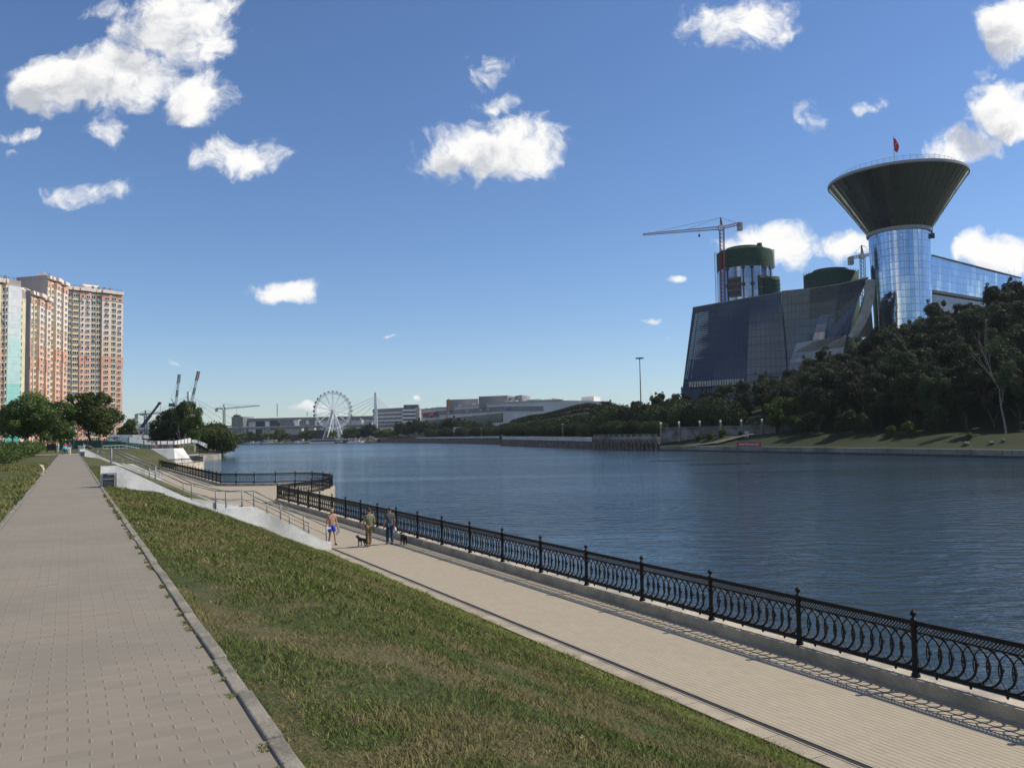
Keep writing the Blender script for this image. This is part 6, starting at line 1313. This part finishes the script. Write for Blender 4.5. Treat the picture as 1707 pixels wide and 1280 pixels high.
m_short = M('swim_shorts_blue', (.015, .08, .48), .7, .15, 8); m_olive = M('olive_tshirt', (.20, .205, .12), .85, .12, 6); m_khaki = M('khaki_trousers', (.20, .145, .085), .85, .15, 5); m_navy = M('slate_tshirt', (.085, .09, .105), .85, .12, 6); m_jean = M('blue_jeans', (.025, .055, .12), .85, .3, 7)
p1 = person('bare chested grey haired man in blue shorts walking towards the camera', gp(553, 908), away+math.pi+.15, 1.74, relax(-1, .05), relax(1, -.02), ((-.1, .12, .53), (-.1, .22, .10)), ((.1, .02, .5), (.1, -.13, .13)), None, m_short, m_hairg, short_bot=True, shirtless=True)
mb = MB()
for i in range(5):
    for j in range(6): pass
def cloth(name, root, at, w_, h_, mat, label):
    V = []; Fs = []; nx, nz = 5, 7
    for sgn in (0, 1):
        for j in range(nz+1):
            for i in range(nx+1): f = i/nx-.5; V.append((at[0]+f*w_*(.5+.6*j/nz), at[1]+.02*math.sin(f*14+j*.7)+sgn*.02, at[2]-h_*j/nz))
    m_ = (nx+1)*(nz+1)
    for sgn in (0, 1):
        for j in range(nz):
            for i in range(nx): a = sgn*m_+j*(nx+1)+i; f = (a, a+1, a+nx+2, a+nx+1); Fs.append(f if sgn else f[::-1])
    mb = MB(); mb.add(V, Fs); o = mb.build(name, mat, None); o.location = root.location; o.rotation_euler = root.rotation_euler; return tag(o, label, 'cloth')
cloth('towel', p1, (-.29, .08, .86), .16, .42, M('towel_pale', (.55, .62, .68), .9, .1, 8), 'pale towel hanging from the left hand of the bare chested man')
root = thing('newspaper', p1.location, 'folded white paper held by the bare chested man', 'paper', rz=p1.rotation_euler.z); mb = MB(); mb.box((.22, .12, .82), (.30, .03, .07), .25); inst('sheet', mb.mesh('sheet', m_white), root)
p2 = person('man in olive t-shirt and khaki trousers walking away beside the small black dog', gp(615.5, 911), away, 1.80, relax(-1, .04), ((.25, -.04, 1.14), (.25, .1, .93)), ((-.08, .03, .5), (-.07, -.07, .10)), ((.07, .07, .52), (.06, .06, .10)), m_olive, m_khaki, m_hair, shoe=M('shoe_tan', (.22, .12, .06), .7, .2, 8))
p3 = person('man in slate t-shirt and blue jeans walking away along the iron fence', gp(650, 907), away+.05, 1.76, relax(-1, .02), relax(1, .04, -.03), ((-.1, .06, .51), (-.11, .05, .10)), ((.1, .0, .5), (.1, -.05, .10)), m_navy, m_jean, m_hair, shoe=m_shoe)
root = thing('carrier_bag', p3.location, 'white plastic bag carried in the right hand of the man in jeans', 'bag', rz=p3.rotation_euler.z)
me = skin('bag', [((.31, .1, .80), .02), ((.31, .1, .72), (.06, .05)), ((.31, .1, .62), (.09, .07)), ((.31, .1, .57), (.06, .05))], [(0, 1), (1, 2), (2, 3)], m_white, 0, 2); inst('bag', me, root)
root = thing('folded_leash', p2.location, 'dark coiled dog leash in the right hand of the man in the olive t-shirt', 'leash', rz=p2.rotation_euler.z); mb = MB()
for r_ in (.05, .07):
    for i in range(12): a0, a1 = i/12*6.283, (i+1)/12*6.283; mb.beam((.25+.01*r_, .12+math.cos(a0)*r_, .80+math.sin(a0)*r_*1.5), (.25, .12+math.cos(a1)*r_, .80+math.sin(a1)*r_*1.5), .02)
inst('strap', mb.mesh('strap', m_shoe), root)
def dog(label, pos, yaw, sc, mat, head=(0, .40, .54), tail=(0, -.34, .60), legs=(.05, -.04, -.05, .06), patch=None, girth=1.):
    root = thing('dog', pos, label, 'dog', rz=yaw); h = Vector(head)
    V = [((0, -.22, .39), (.085*girth, .09*girth)), ((0, 0, .39), (.09*girth, .095*girth)), ((0, .2, .40), (.10*girth, .115*girth)), (tuple(Vector((0, .28, .47)).lerp(h, .3)), .065), (tuple(h), .066), (tuple(h+Vector((0, .12, -.03))), .034), ((0, -.3, .43), .035), (tuple(Vector((0, -.31, .5)).lerp(Vector(tail), .5)), .022), (tail, .014)]
    E_ = [(0, 1), (1, 2), (2, 3), (3, 4), (4, 5), (0, 6), (6, 7), (7, 8)]
    def add(p, r, f): V.append((p, r)); E_.append((f, len(V)-1)); return len(V)-1
    for s_, lf, lh in ((-1, legs[0], legs[2]), (1, legs[1], legs[3])):
        a = add((s_*.075, .19, .30), .046, 2); a = add((s_*.08, .18+lf*.6, .17), .028, a); a = add((s_*.08, .18+lf, .035), .024, a); add((s_*.08, .22+lf, .02), .022, a)
        a = add((s_*.075, -.20, .29), .058, 0); a = add((s_*.08, -.27+lh*.5, .16), .03, a); a = add((s_*.08, -.24+lh, .035), .022, a); add((s_*.08, -.20+lh, .02), .022, a)
        e = add(tuple(h+Vector((s_*.055, -.01, .045))), .022, 4); add(tuple(h+Vector((s_*.085, .0, -.02 if patch else .10))), .016, e)
    me = skin('body', [(tuple(c*sc for c in v[0]), tuple(q*sc for q in v[1]) if isinstance(v[1], tuple) else v[1]*sc) for v in V], E_, mat, 1); inst('body', me, root)
    if patch: me = skin('mantle', [(tuple(c*sc for c in (0, .1, .455)), (.085*sc, .07*sc)), (tuple(c*sc for c in (0, .27, .52)), (.075*sc, .06*sc))], [(0, 1)], patch, 0, 2); inst('mantle', me, root)
    mb = MB(); mb.lathe([(0, -.01), (.012, 0), (0, .01)], 6, tuple((h+Vector((0, .155, -.02)))*sc)); inst('nose', mb.mesh('nose', m_eye), root); return root
m_bdog = M('black_fur', (.012, .012, .012), .7, .4, 20, .3, 60); m_wdog = M('cream_fur', (.62, .54, .40), .8, .15, 12, .3, 60)
dog('small black dog trotting left of the man in khaki trousers', gp(604, 911), away+.45, .84, m_bdog, tail=(0, -.33, .72))
dog('stocky black dog with a white patch walking beside the fence', gp(673, 908), away-.1, .95, m_bdog, girth=1.35, tail=(0, -.36, .46), patch=m_wdog)
dog('cream dog running on the grass left of the upper path', G(70, 792, ZP), away+math.pi-.1, .92, m_wdog, legs=(.12, .02, -.12, .1))
m_lb = M('light_blue', (.08, .42, .52), .7, .1, 4)
pw = person('woman in white trousers and dark top walking beside the stroller', G(116, 757, ZP), away+math.pi, 1.66, relax(-1, .05), ((.26, .12, 1.18), (.2, .3, 1.1)), ((-.09, .06, .5), (-.09, .04, .1)), ((.09, .0, .5), (.09, -.05, .1)), m_navy, m_white, m_hair, shoe=m_white)
pw2 = person('person in a red top behind the stroller', G(108.5, 756, ZP)+D*1.1, away+math.pi, 1.62, ((-.22, .15, 1.15), (-.15, .38, 1.0)), ((.22, .15, 1.15), (.15, .38, 1.0)), ((-.09, .06, .5), (-.09, .04, .1)), ((.09, .0, .5), (.09, -.05, .1)), M('red_top', (.55, .1, .05), .8, .1, 4), m_navy, m_hair)
root = thing('stroller', G(108, 757.5, ZP), 'baby stroller with a light blue hood on the upper path', 'stroller', rz=away+math.pi)
mb = MB(); mb.lathe([(.36, .6), (.36, .75), (.30, .95), (.16, 1.06), (0, 1.1)], 14, (0, -.1, 0)); inst('hood', mb.mesh('hood', m_lb, True), root); mb = MB(); mb.box((0, .15, .58), (.5, .85, .3)); inst('seat', mb.mesh('seat', m_dgrey), root)
mb = MB()
for x_ in (-.26, .26): mb.beam((x_, -.5, 1.0), (x_, .4, .15), .035); mb.beam((x_, .3, .55), (x_, -.4, .12), .035)
mb.beam((-.26, -.5, 1.), (.26, -.5, 1.), .035); inst('frame', mb.mesh('frame', m_steel), root); mb = MB(); mb.cyl((-.02, 0, 0), (.02, 0, 0), .13, n=14); wh = mb.mesh('wheel', m_shoe)
for x_ in (-.28, .28):
    for y_ in (-.4, .4): inst('wheel', wh, root, (x_, y_, .13))
person('person in a bright blue jacket far down the promenade', gp(240, 780.5), away+2.6, 1.6, relax(-1, .05), relax(1, .1), ((-.1, .12, .53), (-.1, .2, .10)), ((.1, .0, .5), (.1, -.1, .1)), M('jacket_blue', (.07, .2, .6), .7, .1, 3), m_navy, m_hair)
person('person in a red shirt leaning on the far landing stage fence', W(300, 44, ZQ+.02), away+2, 1.7, relax(-1, .05), relax(1, .1), ((-.1, .02, .5), (-.1, 0, .10)), ((.1, .0, .5), (.1, 0, .1)), M('shirt_red', (.5, .12, .1), .7, .1, 3), m_navy, m_hair)
# ================================================================ HAZE
mb = MB(); mb.box((0, 1000, 98), (10400, 8500, 204)); hz = mb.build('haze', M('tmp_unused', (.5, .5, .5))); hz.data.materials.clear()
hm = bpy.data.materials.new('haze_air'); hm.use_nodes = True; t = NT(hm.node_tree); t.n.remove(t.n['Principled BSDF']); pv = t.node('ShaderNodeVolumePrincipled'); pv.inputs['Color'].default_value = (.86, .93, 1, 1); pv.inputs['Density'].default_value = .00005; pv.inputs['Anisotropy'].default_value = .2
t.l.new(pv.outputs[0], t.n['Material Output'].inputs['Volume']); hz.data.materials.append(hm); tag(hz, kind='stuff')
